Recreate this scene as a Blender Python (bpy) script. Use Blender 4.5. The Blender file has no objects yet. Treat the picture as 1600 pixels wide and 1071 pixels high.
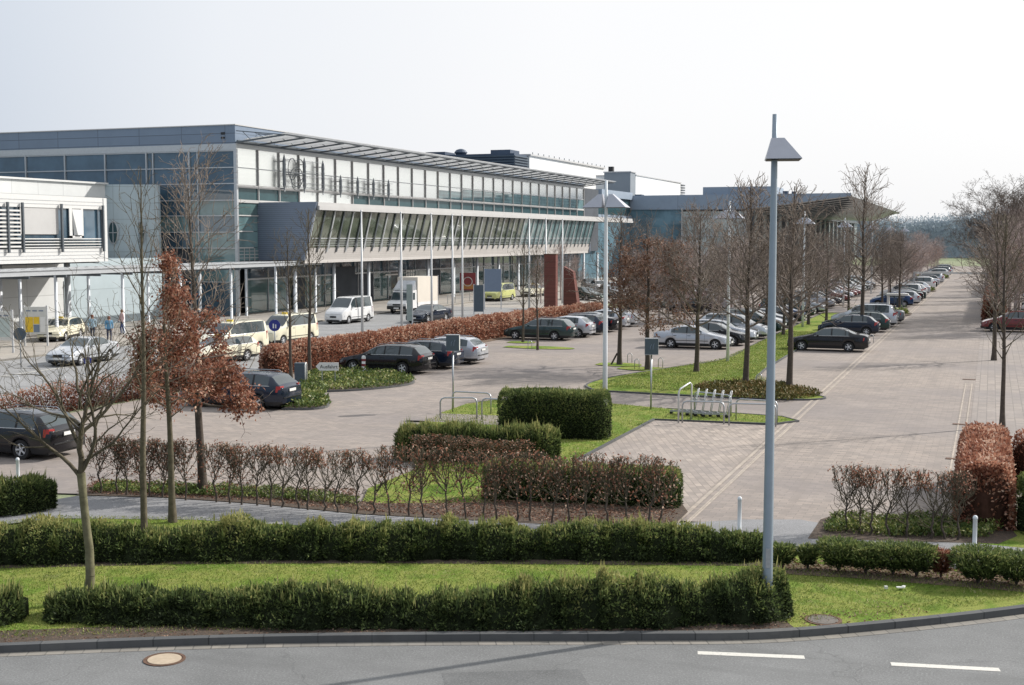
import bpy, math, random
import numpy as np
from mathutils import Vector, Matrix
rad = math.radians
RNG = np.random.default_rng(7)
random.seed(11)
SC = bpy.context.scene
COL = SC.collection

# ---------------------------------------------------------------- survey helper
# world: +Y runs along the terminal and the car park lane, +X to the right, metres; the camera stands 6.9 m up
F_PX, CXP, CYP, HCAM = 1990.0, 800.0, 535.5, 6.9
PITCH = math.atan((CYP - 372.0) / F_PX)
YAW = math.atan(750.0 * math.cos(PITCH) / F_PX)
_f = (-math.sin(YAW) * math.cos(PITCH), math.cos(YAW) * math.cos(PITCH), -math.sin(PITCH))
_r = (math.cos(YAW), math.sin(YAW), 0.0)
_u = (-math.sin(YAW) * math.sin(PITCH), math.cos(YAW) * math.sin(PITCH), math.cos(PITCH))
def G(pu, pv, z=0.0):
    a = (pu - CXP) / F_PX; b = -(pv - CYP) / F_PX
    d = [_f[i] + a * _r[i] + b * _u[i] for i in range(3)]
    t = (z - HCAM) / d[2]
    return d[0] * t, d[1] * t

# ---------------------------------------------------------------- object helpers
def link(o, parent=None):
    COL.objects.link(o)
    if parent is not None: o.parent = parent
    return o
def tag(o, label=None, cat=None, group=None, kind=None):
    if label: o['label'] = label
    if cat: o['category'] = cat
    if group: o['group'] = group
    if kind: o['kind'] = kind
    return o
def thing(name, label, cat, loc=(0, 0, 0), rz=0.0, group=None):
    o = bpy.data.objects.new(name, None)
    o.empty_display_size = 0.3
    COL.objects.link(o)
    o.location = loc; o.rotation_euler = (0, 0, rz)
    return tag(o, label, cat, group)
def copy_tree(o, parent=None):
    c = o.copy(); COL.objects.link(c)
    c.parent = parent
    for ch in o.children: copy_tree(ch, c)
    return c
def children_r(o):
    out = []
    for c in o.children:
        out.append(c); out += children_r(c)
    return out

class MB:
    """collects polygons and links them as one mesh object"""
    def __init__(s): s.v = []; s.f = []; s.m = []
    def poly(s, pts, m=0):
        b = len(s.v); s.v += [tuple(p) for p in pts]; s.f.append(tuple(range(b, b + len(pts)))); s.m.append(m); return s
    def box(s, x0, x1, y0, y1, z0, z1, m=0):
        return s.hexa([(x0, y0, z0), (x1, y0, z0), (x1, y1, z0), (x0, y1, z0), (x0, y0, z1), (x1, y0, z1), (x1, y1, z1), (x0, y1, z1)], m)
    def hexa(s, p, m=0):
        b = len(s.v); s.v += [tuple(q) for q in p]
        for f in ((0, 3, 2, 1), (4, 5, 6, 7), (0, 1, 5, 4), (1, 2, 6, 5), (2, 3, 7, 6), (3, 0, 4, 7)):
            s.f.append(tuple(b + i for i in f)); s.m.append(m)
        return s
    def cbox(s, c, size, m=0, rz=0.0, rx=0.0, ry=0.0):
        M = Matrix.Rotation(rz, 3, 'Z') @ Matrix.Rotation(ry, 3, 'Y') @ Matrix.Rotation(rx, 3, 'X')
        h = [q / 2 for q in size]; P = []
        for sz in (-1, 1):
            for sx, sy in ((-1, -1), (1, -1), (1, 1), (-1, 1)):
                q = M @ Vector((sx * h[0], sy * h[1], sz * h[2])); P.append((c[0] + q.x, c[1] + q.y, c[2] + q.z))
        return s.hexa(P, m)
    def bar(s, p, q, w, h=None, m=0, up=(0, 0, 1)):
        h = h or w; p = Vector(p); q = Vector(q); d = (q - p).normalized(); u = Vector(up)
        if abs(d.dot(u)) > .98: u = Vector((1, 0, 0))
        a = d.cross(u).normalized() * w / 2; b = a.cross(d).normalized() * h / 2
        return s.hexa([p - a - b, p + a - b, q + a - b, q - a - b, p - a + b, p + a + b, q + a + b, q - a + b], m)
    def tube(s, pts, r, n=8, m=0, cap=True):
        pts = [Vector(p) for p in pts]
        rs = r if isinstance(r, (list, tuple)) else [r] * len(pts)
        b0 = len(s.v); prev = None
        for i, p in enumerate(pts):
            d = (pts[min(i + 1, len(pts) - 1)] - pts[max(i - 1, 0)]).normalized()
            if prev is None:
                a = d.cross(Vector((0, 0, 1)))
                if a.length < .05: a = d.cross(Vector((1, 0, 0)))
                a.normalize()
            else: a = (prev - d * prev.dot(d)).normalized()
            prev = a; c = d.cross(a)
            for k in range(n):
                t = 2 * math.pi * k / n
                s.v.append(tuple(p + (a * math.cos(t) + c * math.sin(t)) * rs[i]))
        for i in range(len(pts) - 1):
            for k in range(n):
                s.f.append((b0 + i * n + k, b0 + i * n + (k + 1) % n, b0 + (i + 1) * n + (k + 1) % n, b0 + (i + 1) * n + k)); s.m.append(m)
        if cap:
            s.f.append(tuple(b0 + k for k in range(n))[::-1]); s.m.append(m)
            e = b0 + (len(pts) - 1) * n; s.f.append(tuple(e + k for k in range(n))); s.m.append(m)
        return s
    def lathe(s, prof, c=(0, 0, 0), n=16, m=0, axis='Z', cap=True):
        b = len(s.v)
        for r, z in prof:
            for k in range(n):
                t = 2 * math.pi * k / n; x, y = r * math.cos(t), r * math.sin(t)
                s.v.append({'Z': (c[0] + x, c[1] + y, c[2] + z), 'Y': (c[0] + x, c[1] + z, c[2] + y), 'X': (c[0] + z, c[1] + x, c[2] + y)}[axis])
        for i in range(len(prof) - 1):
            for k in range(n):
                s.f.append((b + i * n + k, b + i * n + (k + 1) % n, b + (i + 1) * n + (k + 1) % n, b + (i + 1) * n + k)); s.m.append(m)
        if not cap: return s
        s.f.append(tuple(b + k for k in range(n))); s.m.append(m)
        e = b + (len(prof) - 1) * n; s.f.append(tuple(e + k for k in range(n))); s.m.append(m)
        return s
    def prism(s, pts, z0, z1, m=0):
        n = len(pts); b = len(s.v)
        s.v += [(p[0], p[1], z0) for p in pts] + [(p[0], p[1], z1) for p in pts]
        s.f.append(tuple(range(b, b + n))[::-1]); s.m.append(m)
        s.f.append(tuple(range(b + n, b + 2 * n))); s.m.append(m)
        for i in range(n):
            j = (i + 1) % n; s.f.append((b + i, b + j, b + n + j, b + n + i)); s.m.append(m)
        return s
    def mesh(s, name, mats, smooth=False):
        me = bpy.data.meshes.new(name)
        me.from_pydata(s.v, [], s.f)
        for k in (mats if isinstance(mats, (list, tuple)) else [mats]): me.materials.append(k)
        if s.m and max(s.m) > 0: me.polygons.foreach_set('material_index', s.m)
        if smooth: me.polygons.foreach_set('use_smooth', [True] * len(s.f))
        me.update(); return me
    def build(s, name, mats, parent=None, smooth=False):
        o = bpy.data.objects.new(name, s.mesh(name, mats, smooth)); return link(o, parent)

def fix_normals(me):
    import bmesh
    bm = bmesh.new(); bm.from_mesh(me); bmesh.ops.recalc_face_normals(bm, faces=bm.faces); bm.to_mesh(me); bm.free()

def np_mesh(name, V, Fq, mat, tint=None, smooth=False):
    """V (n,3), Fq (m,k) all polygons with k corners; tint: one float per face"""
    me = bpy.data.meshes.new(name)
    k = Fq.shape[1]; m = len(Fq)
    me.vertices.add(len(V)); me.vertices.foreach_set('co', np.ascontiguousarray(V, dtype=np.float32).ravel())
    me.loops.add(m * k); me.loops.foreach_set('vertex_index', np.ascontiguousarray(Fq, dtype=np.int32).ravel())
    me.polygons.add(m); me.polygons.foreach_set('loop_start', np.arange(0, m * k, k, dtype=np.int32))
    try: me.polygons.foreach_set('loop_total', np.full(m, k, dtype=np.int32))
    except Exception: pass
    if smooth: me.polygons.foreach_set('use_smooth', np.ones(m, dtype=bool))
    if tint is not None:
        a = me.attributes.new('tint', 'FLOAT', 'FACE'); a.data.foreach_set('value', np.ascontiguousarray(tint, dtype=np.float32))
    me.materials.append(mat); me.update(calc_edges=True); me.validate()
    return me

# ---------------------------------------------------------------- materials
def _new(name):
    m = bpy.data.materials.new(name); m.use_nodes = True
    nt = m.node_tree; b = nt.nodes['Principled BSDF']
    return m, nt, b
def _pos(nt, scale=(1, 1, 1), rot=(0, 0, 0), world=True):
    mp = nt.nodes.new('ShaderNodeMapping'); mp.inputs['Scale'].default_value = scale; mp.inputs['Rotation'].default_value = rot
    if world:
        g = nt.nodes.new('ShaderNodeNewGeometry'); nt.links.new(g.outputs['Position'], mp.inputs[0])
    else:
        g = nt.nodes.new('ShaderNodeTexCoord'); nt.links.new(g.outputs['Object'], mp.inputs[0])
    return mp.outputs[0]
def _noise(nt, vec, scale, detail=4, rough=.6):
    n = nt.nodes.new('ShaderNodeTexNoise'); n.inputs['Scale'].default_value = scale; n.inputs['Detail'].default_value = detail
    n.inputs['Roughness'].default_value = rough; nt.links.new(vec, n.inputs['Vector']); return n.outputs['Fac']
def _ramp(nt, fac, stops):
    r = nt.nodes.new('ShaderNodeValToRGB'); e = r.color_ramp.elements
    while len(e) > 1: e.remove(e[-1])
    e[0].position = stops[0][0]; e[0].color = (*stops[0][1], 1)
    for p, c in stops[1:]:
        x = e.new(p); x.color = (*c, 1)
    nt.links.new(fac, r.inputs[0]); return r.outputs[0]
def _mix(nt, a, b, fac, mode='MIX'):
    x = nt.nodes.new('ShaderNodeMix'); x.data_type = 'RGBA'; x.blend_type = mode
    for s, v in ((6, a), (7, b)):
        if hasattr(v, 'is_linked') or hasattr(v, 'links'): nt.links.new(v, x.inputs[s])
        else: x.inputs[s].default_value = (*v, 1)
    if isinstance(fac, (int, float)): x.inputs[0].default_value = fac
    else: nt.links.new(fac, x.inputs[0])
    return x.outputs[2]
def _bump(nt, b, h, strength=.3, dist=.02):
    n = nt.nodes.new('ShaderNodeBump'); n.inputs['Strength'].default_value = strength; n.inputs['Distance'].default_value = dist
    nt.links.new(h, n.inputs['Height']); nt.links.new(n.outputs[0], b.inputs['Normal'])
def sc(c, k): return tuple(min(1, q * k) for q in c)
def M_plain(name, c, rough=.6, metal=0.0, var=.12, scale=6.0, spec=.5, coat=0.0, world=False, bump=0.0):
    m, nt, b = _new(name)
    v = _pos(nt, world=world); n = _noise(nt, v, scale, 5)
    nt.links.new(_ramp(nt, n, [(.3, sc(c, 1 - var)), (.7, sc(c, 1 + var))]), b.inputs['Base Color'])
    b.inputs['Roughness'].default_value = rough; b.inputs['Metallic'].default_value = metal
    b.inputs['Specular IOR Level'].default_value = spec; b.inputs['Coat Weight'].default_value = coat
    b.inputs['Coat Roughness'].default_value = .05
    if bump: _bump(nt, b, n, bump)
    return m
def M_panel(name, c, sx, sz, rough=.5, var=.08, metal=0.0, axis='YZ', line=.55, mort=.02):
    """cladding panels divided by thin joints (brick texture without offset) in the object's plane"""
    m, nt, b = _new(name)
    rot = (rad(90), 0, rad(90)) if axis == 'YZ' else (rad(90), 0, 0)
    g = nt.nodes.new('ShaderNodeNewGeometry'); sp = nt.nodes.new('ShaderNodeSeparateXYZ'); cb = nt.nodes.new('ShaderNodeCombineXYZ')
    nt.links.new(g.outputs['Position'], sp.inputs[0])
    nt.links.new(sp.outputs['Y' if axis == 'YZ' else 'X'], cb.inputs[0]); nt.links.new(sp.outputs['Z'], cb.inputs[1])
    t = nt.nodes.new('ShaderNodeTexBrick'); t.offset = 0; t.inputs['Scale'].default_value = 1.0
    t.inputs['Brick Width'].default_value = sx; t.inputs['Row Height'].default_value = sz; t.inputs['Mortar Size'].default_value = mort
    t.inputs['Color1'].default_value = (*sc(c, 1 - var), 1); t.inputs['Color2'].default_value = (*sc(c, 1 + var), 1); t.inputs['Mortar'].default_value = (*sc(c, line), 1)
    nt.links.new(cb.outputs[0], t.inputs['Vector'])
    n = _noise(nt, g.outputs['Position'], .7, 5)
    nt.links.new(_mix(nt, t.outputs['Color'], sc(c, .8), _ramp(nt, n, [(.45, (0, 0, 0)), (.8, (.5, .5, .5))])), b.inputs['Base Color'])
    b.inputs['Roughness'].default_value = rough; b.inputs['Metallic'].default_value = metal
    return m
def M_leaf(name, stops, rough=.65, trans=.0, spec=.25):
    m, nt, b = _new(name)
    a = nt.nodes.new('ShaderNodeAttribute'); a.attribute_name = 'tint'
    nt.links.new(_ramp(nt, a.outputs['Fac'], stops), b.inputs['Base Color'])
    b.inputs['Roughness'].default_value = rough; b.inputs['Specular IOR Level'].default_value = spec
    if trans:
        t = nt.nodes.new('ShaderNodeBsdfTranslucent'); mx = nt.nodes.new('ShaderNodeMixShader'); mx.inputs[0].default_value = trans
        nt.links.new(b.inputs['Base Color'].links[0].from_socket, t.inputs['Color'])
        nt.links.new(b.outputs[0], mx.inputs[1]); nt.links.new(t.outputs[0], mx.inputs[2])
        nt.links.new(mx.outputs[0], nt.nodes['Material Output'].inputs['Surface'])
    return m
def M_glass(name, c, rough=.04, spec=.8, wav=.0, metal=0.0):
    m, nt, b = _new(name)
    n = _noise(nt, _pos(nt), .35, 3)
    nt.links.new(_ramp(nt, n, [(.35, sc(c, .7)), (.65, sc(c, 1.3))]), b.inputs['Base Color'])
    b.inputs['Roughness'].default_value = rough; b.inputs['Specular IOR Level'].default_value = spec; b.inputs['Metallic'].default_value = metal
    b.inputs['Coat Weight'].default_value = .6; b.inputs['Coat Roughness'].default_value = .02; b.inputs['Coat IOR'].default_value = 1.6
    if wav: _bump(nt, b, _noise(nt, _pos(nt), .5, 1), wav, .05)
    return m
def M_sill(name, c, rough=.5): return M_plain(name, c, rough)

MT = {}
MT['pole'] = M_plain('painted_pole', (.28, .335, .39), .45, .2, .05)
MT['pole_white'] = M_plain('pale_pole', (.66, .69, .72), .55, .0, .06)
MT['galv'] = M_plain('galvanised_steel', (.42, .44, .46), .38, .75, .12, 14)
MT['galv_light'] = M_plain('pale_steel', (.55, .56, .57), .45, .3, .08)
MT['hat'] = M_plain('lamp_hood_sheet', (.42, .43, .48), .4, .2, .04)
MT['dark'] = M_plain('dark_rubber', (.018, .018, .02), .8, 0, .2)
MT['black'] = M_plain('black_plastic', (.012, .013, .015), .45, 0, .2)
MT['white'] = M_plain('white_enamel', (.72, .72, .70), .4, 0, .05)
MT['offwhite'] = M_plain('offwhite_sheet', (.60, .60, .57), .55, 0, .07)
MT['slate'] = M_plain('slate_blue_panel', (.06, .085, .11), .5, 0, .1)
MT['bluegrey'] = M_plain('blue_grey_panel', (.16, .21, .29), .5, 0, .06)
MT['red'] = M_plain('red_enamel', (.22, .035, .04), .5)
MT['redbrick'] = M_panel('red_brown_brick', (.12, .042, .034), .24, .083, .9, .25, axis='YZ', line=1.5, mort=.012)
MT['rim'] = M_plain('alloy', (.62, .63, .65), .35, .25, .05)
MT['tyre'] = M_plain('tyre', (.02, .02, .021), .85, 0, .2)
MT['carglass'] = M_glass('car_glass', (.035, .052, .058), .03, .6)
MT['tail'] = M_plain('tail_lamp_red', (.35, .02, .02), .2, 0, .1, coat=.6)
MT['lamp'] = M_plain('head_lamp', (.55, .57, .6), .12, .4, .1, coat=.6)
MT['plate'] = M_plain('number_plate', (.7, .7, .68), .4, 0, .03)
MT['seam'] = M_plain('seam_gap', (.01, .01, .012), .7)
MT['bark'] = M_plain('bark', (.105, .09, .062), .9, 0, .35, 9, spec=.2, bump=.5)
MT['bark_dark'] = M_plain('dark_bark', (.085, .07, .058), .9, 0, .3, 12, spec=.2, bump=.5)
MT['bark_green'] = M_plain('greenish_bark', (.15, .14, .085), .9, 0, .3, 7, spec=.2, bump=.6)
MT['twig'] = M_plain('twig_bark', (.20, .165, .14), .9, 0, .25, 3, spec=.2)
MT['twig_far'] = M_plain('hazy_twig_bark', (.36, .295, .275), .95, 0, .2, 1, spec=.1)  # bark colour paled to carry the distance haze
MT['leaf_rust'] = M_leaf('withered_beech_leaf', [(0, (.09, .036, .024)), (.4, (.25, .098, .062)), (.75, (.44, .215, .14)), (1, (.68, .50, .38))], .5, .38)
MT['leaf_brown'] = M_leaf('dull_brown_leaf', [(0, (.09, .05, .036)), (.5, (.23, .125, .085)), (1, (.46, .32, .24))], .6, .25)
MT['yew'] = M_leaf('yew_needles', [(0, (.032, .046, .02)), (.35, (.09, .13, .042)), (.7, (.20, .24, .078)), (1, (.36, .34, .13))], .7, .35)
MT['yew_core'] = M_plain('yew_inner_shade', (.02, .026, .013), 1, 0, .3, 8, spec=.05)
MT['cover'] = M_leaf('ground_cover_leaf', [(0, (.04, .075, .02)), (.5, (.12, .17, .045)), (.85, (.28, .29, .08)), (1, (.5, .46, .27))], .5, .2)
MT['cover_rust'] = M_leaf('reddish_ground_cover', [(0, (.04, .05, .015)), (.5, (.12, .11, .03)), (.85, (.24, .15, .06)), (1, (.33, .24, .12))], .6, .1)
MT['grassblade'] = M_leaf('grass_blade', [(0, (.085, .12, .025)), (.4, (.16, .225, .045)), (.75, (.29, .31, .08)), (1, (.56, .50, .28))], .6, .3)
# ================================================================ camera, light, sky
cam_d = bpy.data.cameras.new('camera'); cam = bpy.data.objects.new('camera', cam_d); COL.objects.link(cam)
cam.location = (0, 0, HCAM); cam.rotation_euler = (rad(90) - PITCH, 0, YAW)
cam_d.sensor_width = 36.0; cam_d.lens = F_PX / 1600.0 * 36.0; cam_d.clip_end = 6000; cam_d.clip_start = .1
SC.camera = cam
SUN_EL, SUN_AZ = rad(34), rad(45)          # azimuth measured from +Y towards +X
sd = bpy.data.lights.new('sun', 'SUN'); sd.energy = 5.0; sd.angle = rad(.6); sd.color = (1.0, .955, .89)
sun = bpy.data.objects.new('sun', sd); COL.objects.link(sun)
dirv = Vector((math.sin(SUN_AZ) * math.cos(SUN_EL), math.cos(SUN_AZ) * math.cos(SUN_EL), math.sin(SUN_EL)))
sun.rotation_euler = dirv.to_track_quat('Z', 'Y').to_euler(); sun.location = (60, 60, 60)
w = bpy.data.worlds.new('World'); SC.world = w; w.use_nodes = True
nt = w.node_tree; bg = nt.nodes['Background']
sky = nt.nodes.new('ShaderNodeTexSky'); sky.sky_type = 'NISHITA'; sky.sun_disc = False
sky.sun_elevation = SUN_EL; sky.sun_rotation = SUN_AZ; sky.air_density = 1.0; sky.dust_density = 6.0; sky.ozone_density = 1.0; sky.altitude = 50
hs = nt.nodes.new('ShaderNodeHueSaturation'); hs.inputs['Saturation'].default_value = .38; hs.inputs['Value'].default_value = 1.0
nt.links.new(sky.outputs[0], hs.inputs['Color'])
# thin veil of high haze over the blue: lifts the sky to an almost even white as in hazy spring light
# and brighter towards the horizon on the sun's side, bluer and darker opposite the sun to tone down reflections; unseen zenith raised by hand as fill
tc = nt.nodes.new('ShaderNodeTexCoord'); sx = nt.nodes.new('ShaderNodeSeparateXYZ'); nt.links.new(tc.outputs['Generated'], sx.inputs[0])
dp = nt.nodes.new('ShaderNodeVectorMath'); dp.operation = 'DOT_PRODUCT'; nt.links.new(tc.outputs['Generated'], dp.inputs[0])
dp.inputs[1].default_value = (math.sin(SUN_AZ), math.cos(SUN_AZ), 0)
mr = nt.nodes.new('ShaderNodeMapRange'); mr.inputs[1].default_value = -1; mr.inputs[2].default_value = 1; nt.links.new(dp.outputs['Value'], mr.inputs[0])
hor = _ramp(nt, mr.outputs[0], [(0, (.30, .40, .54)), (.42, (.42, .52, .66)), (.60, (.86, .89, .94)), (.72, (.98, .985, 1.0)), (1, (1.0, 1.0, 1.0))])
zen = _ramp(nt, mr.outputs[0], [(0, (.72, .79, .88)), (.5, (.80, .84, .90)), (1, (1.0, 1.0, 1.0))])
veil = _mix(nt, hor, zen, _ramp(nt, sx.outputs['Z'], [(.10, (0, 0, 0)), (.75, (1, 1, 1))]))
vs = nt.nodes.new('ShaderNodeVectorMath'); vs.operation = 'SCALE'; vs.inputs['Scale'].default_value = 9.25; nt.links.new(veil, vs.inputs[0])
vm = _mix(nt, hs.outputs[0], vs.outputs[0], .84)
nt.links.new(vm, bg.inputs['Color']); bg.inputs['Strength'].default_value = .12
SC.view_settings.view_transform = 'Standard'; SC.view_settings.look = 'None'; SC.view_settings.exposure = 0; SC.view_settings.gamma = 1
SC.cycles.use_denoising = True
SC.cycles.max_bounces = 6; SC.cycles.diffuse_bounces = 2; SC.cycles.glossy_bounces = 3; SC.cycles.transparent_max_bounces = 6; SC.cycles.transmission_bounces = 3
SC.cycles.caustics_reflective = False; SC.cycles.caustics_refractive = False
SC.cycles.sample_clamp_indirect = 4.0

# ================================================================ ground materials
def M_paving(name, c, bw, bh, rotz=0.0, patch=.25, mort=.008, line=.62, var=.14, off=.5):
    m, nt, b = _new(name)
    v = _pos(nt, rot=(0, 0, rotz))
    t = nt.nodes.new('ShaderNodeTexBrick'); t.offset = off; t.inputs['Scale'].default_value = 1
    t.inputs['Brick Width'].default_value = bw; t.inputs['Row Height'].default_value = bh; t.inputs['Mortar Size'].default_value = mort
    t.inputs['Color1'].default_value = (*sc(c, 1 - var), 1); t.inputs['Color2'].default_value = (*sc((c[0] * 1.03, c[1], c[2] * .97), 1 + var), 1)
    t.inputs['Mortar'].default_value = (*sc(c, line), 1); nt.links.new(v, t.inputs['Vector'])
    g = _pos(nt)
    col = _mix(nt, t.outputs['Color'], (c[0] * .72, c[1] * .74, c[2] * .80), _ramp(nt, _noise(nt, _pos(nt, (.5, 1, 1)), .13, 5), [(.42, (0, 0, 0)), (.62, (patch * 2.6,) * 3)]))
    col = _mix(nt, col, sc(c, 1.22), _ramp(nt, _noise(nt, g, .45, 6, .7), [(.5, (0, 0, 0)), (.72, (.5, .5, .5))]))
    col = _mix(nt, col, sc(c, .6), _ramp(nt, _noise(nt, g, 3.2, 6, .75), [(.52, (0, 0, 0)), (.75, (.65, .65, .65))]))
    col = _mix(nt, col, sc(c, .45), _ramp(nt, _noise(nt, g, .9, 3, .5), [(.66, (0, 0, 0)), (.74, (.5, .5, .5))]))
    col = _mix(nt, col, sc(c, .78), _ramp(nt, _noise(nt, _pos(nt, (2.2, .06, 1)), .8, 4, .6), [(.5, (0, 0, 0)), (.7, (.55, .55, .55))]))
    nt.links.new(col, b.inputs['Base Color']); b.inputs['Roughness'].default_value = .85; b.inputs['Specular IOR Level'].default_value = .25
    _bump(nt, b, t.outputs['Fac'], -.3, .01)
    return m
def M_asphalt(name, c, patchy=.3):
    m, nt, b = _new(name)
    g = _pos(nt)
    n1 = _noise(nt, g, .5, 6, .7); n2 = _noise(nt, g, 28, 4, .9); n3 = _noise(nt, _pos(nt, (.25, 1.6, 1), (0, 0, rad(-25))), .8, 5)
    col = _ramp(nt, n1, [(.3, sc(c, 1 - patchy * .7)), (.7, sc(c, 1 + patchy * .6))])
    col = _mix(nt, col, sc(c, 1.9), _ramp(nt, n2, [(.52, (0, 0, 0)), (.66, (.75, .75, .75))]))
    col = _mix(nt, col, sc(c, .4), _ramp(nt, n2, [(.3, (.8, .8, .8)), (.45, (0, 0, 0))]))
    vo = nt.nodes.new('ShaderNodeTexVoronoi'); vo.feature = 'DISTANCE_TO_EDGE'; vo.inputs['Scale'].default_value = .22; vv = nt.nodes.new('ShaderNodeVectorMath'); vv.operation = 'ADD'
    nz = nt.nodes.new('ShaderNodeTexNoise'); nz.inputs['Scale'].default_value = 1.3; nz.inputs['Detail'].default_value = 6; nt.links.new(g, nz.inputs['Vector']); nt.links.new(g, vv.inputs[0]); nt.links.new(nz.outputs['Color'], vv.inputs[1]); nt.links.new(vv.outputs[0], vo.inputs['Vector'])
    col = _mix(nt, col, sc(c, .5), _ramp(nt, vo.outputs['Distance'], [(0, (.5, .5, .5)), (.004, (0, 0, 0))]))
    col = _mix(nt, col, sc(c, .72), _ramp(nt, n3, [(.5, (0, 0, 0)), (.75, (.6, .6, .6))]))
    nt.links.new(col, b.inputs['Base Color']); b.inputs['Roughness'].default_value = .8; b.inputs['Specular IOR Level'].default_value = .3
    _bump(nt, b, n2, .3, .006); return m
def M_grass(name, dark=(.085, .15, .02), mid=(.16, .24, .04), light=(.28, .30, .08), far=False):
    m, nt, b = _new(name)
    g = _pos(nt)
    n1 = _noise(nt, g, .55 if not far else .02, 6, .7); n2 = _noise(nt, g, 22 if not far else 1.5, 4, .8)
    col = _ramp(nt, n1, [(.3, dark), (.44, mid), (.54, light), (.62, mid), (.74, light)])
    col = _mix(nt, col, sc(dark, .55), _ramp(nt, n2, [(.3, (.8, .8, .8)), (.5, (0, 0, 0))]))
    col = _mix(nt, col, (.20, .165, .085), _ramp(nt, _noise(nt, g, 1.1, 5, .75), [(.58, (0, 0, 0)), (.72, (.8, .8, .8))]))
    col = _mix(nt, col, (.34, .30, .13), _ramp(nt, n2, [(.62, (0, 0, 0)), (.75, (.55, .55, .55))]))
    nt.links.new(col, b.inputs['Base Color']); b.inputs['Roughness'].default_value = .9; b.inputs['Specular IOR Level'].default_value = .1
    _bump(nt, b, n2, .8, .05); return m
def M_soil(name, c=(.085, .062, .045)):
    m, nt, b = _new(name); g = _pos(nt)
    n = _noise(nt, g, 14, 6, .8)
    nt.links.new(_ramp(nt, n, [(.3, sc(c, .5)), (.55, c), (.72, sc((c[0] * 1.5, c[1] * 1.2, c[2]), 1.6))]), b.inputs['Base Color'])
    b.inputs['Roughness'].default_value = .95; _bump(nt, b, n, .8, .04); return m
def M_worn(name, c, under):
    m, nt, b = _new(name); g = _pos(nt)
    nt.links.new(_mix(nt, c, under, _ramp(nt, _noise(nt, g, 16, 6, .8), [(.54, (0, 0, 0)), (.68, (.9, .9, .9))])), b.inputs['Base Color']); b.inputs['Roughness'].default_value = .7; return m
MG = dict(
    pave=M_paving('block_paving', (.295, .258, .232), .42, .21, 0.0),
    pave_stall=M_paving('parking_bay_paving', (.345, .30, .265), .40, .20, rad(68), line=.62, var=.22, mort=.012),
    pave_grid=M_paving('grid_paving', (.31, .275, .25), .34, .34, 0.0, line=.68, mort=.02, off=0.0),
    pave_foot=M_paving('sidewalk_paving', (.38, .355, .32), .6, .3, 0.0, line=.7),
    line=M_paving('pale_marking_blocks', (.40, .35, .30), .3, .15, rad(90), patch=.1),
    asphalt=M_asphalt('near_asphalt', (.165, .167, .166)),
    asphalt2=M_asphalt('road_asphalt', (.26, .26, .26)),
    path=M_asphalt('path_asphalt', (.22, .22, .225)),
    kerb=M_paving('kerb_concrete', (.105, .108, .11), .92, 6.0, rad(-27), mort=.012, line=.35, var=.12, off=0),
    kerb_pale=M_paving('gutter_blocks', (.24, .225, .20), .3, 6.0, rad(-27), mort=.012, line=.5, var=.2, off=0),
    grass=M_grass('lawn'), grass_far=M_grass('far_meadow', (.17, .20, .12), (.22, .25, .15), (.26, .28, .18), True),  # far meadow greens greyed to hold the distance haze
    soil=M_soil('mulch_soil'), soil_pale=M_soil('pale_soil', (.17, .12, .085)),
    paint=M_worn('road_paint', (.60, .58, .53), (.2, .2, .195)),
)
def sheet(name, pts, z, mat, kind='structure'):
    o = MB().poly([(p[0], p[1], z) for p in pts]).build(name, mat); fix_normals(o.data)
    if o.data.polygons[0].normal.z < 0: o.data.flip_normals()
    if kind: o['kind'] = kind
    return o
def ribbon(pts, off0, off1, z0, z1, mb=None, m=0):
    """box strip following a polyline between two sideways offsets (left of travel is +)"""
    mb = mb or MB(); P = [Vector((p[0], p[1], 0)) for p in pts]; N = []
    for i in range(len(P)):
        d = (P[min(i + 1, len(P) - 1)] - P[max(i - 1, 0)]).normalized(); N.append(Vector((-d.y, d.x, 0)))
    for i in range(len(P) - 1):
        a, b, c, d = P[i] + N[i] * off0, P[i + 1] + N[i + 1] * off0, P[i + 1] + N[i + 1] * off1, P[i] + N[i] * off1
        mb.hexa([(a.x, a.y, z0), (b.x, b.y, z0), (c.x, c.y, z0), (d.x, d.y, z0), (a.x, a.y, z1), (b.x, b.y, z1), (c.x, c.y, z1), (d.x, d.y, z1)], m)
    return mb
def smooth_line(pts, n=8):
    P = [Vector((p[0], p[1], 0)) for p in pts]; out = []
    for i in range(len(P) - 1):
        p0 = P[max(i - 1, 0)]; p1 = P[i]; p2 = P[i + 1]; p3 = P[min(i + 2, len(P) - 1)]
        for k in range(n):
            t = k / n
            q = .5 * ((2 * p1) + (-p0 + p2) * t + (2 * p0 - 5 * p1 + 4 * p2 - p3) * t * t + (-p0 + 3 * p1 - 3 * p2 + p3) * t ** 3)
            out.append((q.x, q.y))
    out.append((P[-1].x, P[-1].y)); return out

# one sheet to the horizon
sheet('ground', [(-2500, -300), (2500, -300), (2500, 4500), (-2500, 4500)], -.06, MG['grass_far'])
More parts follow.
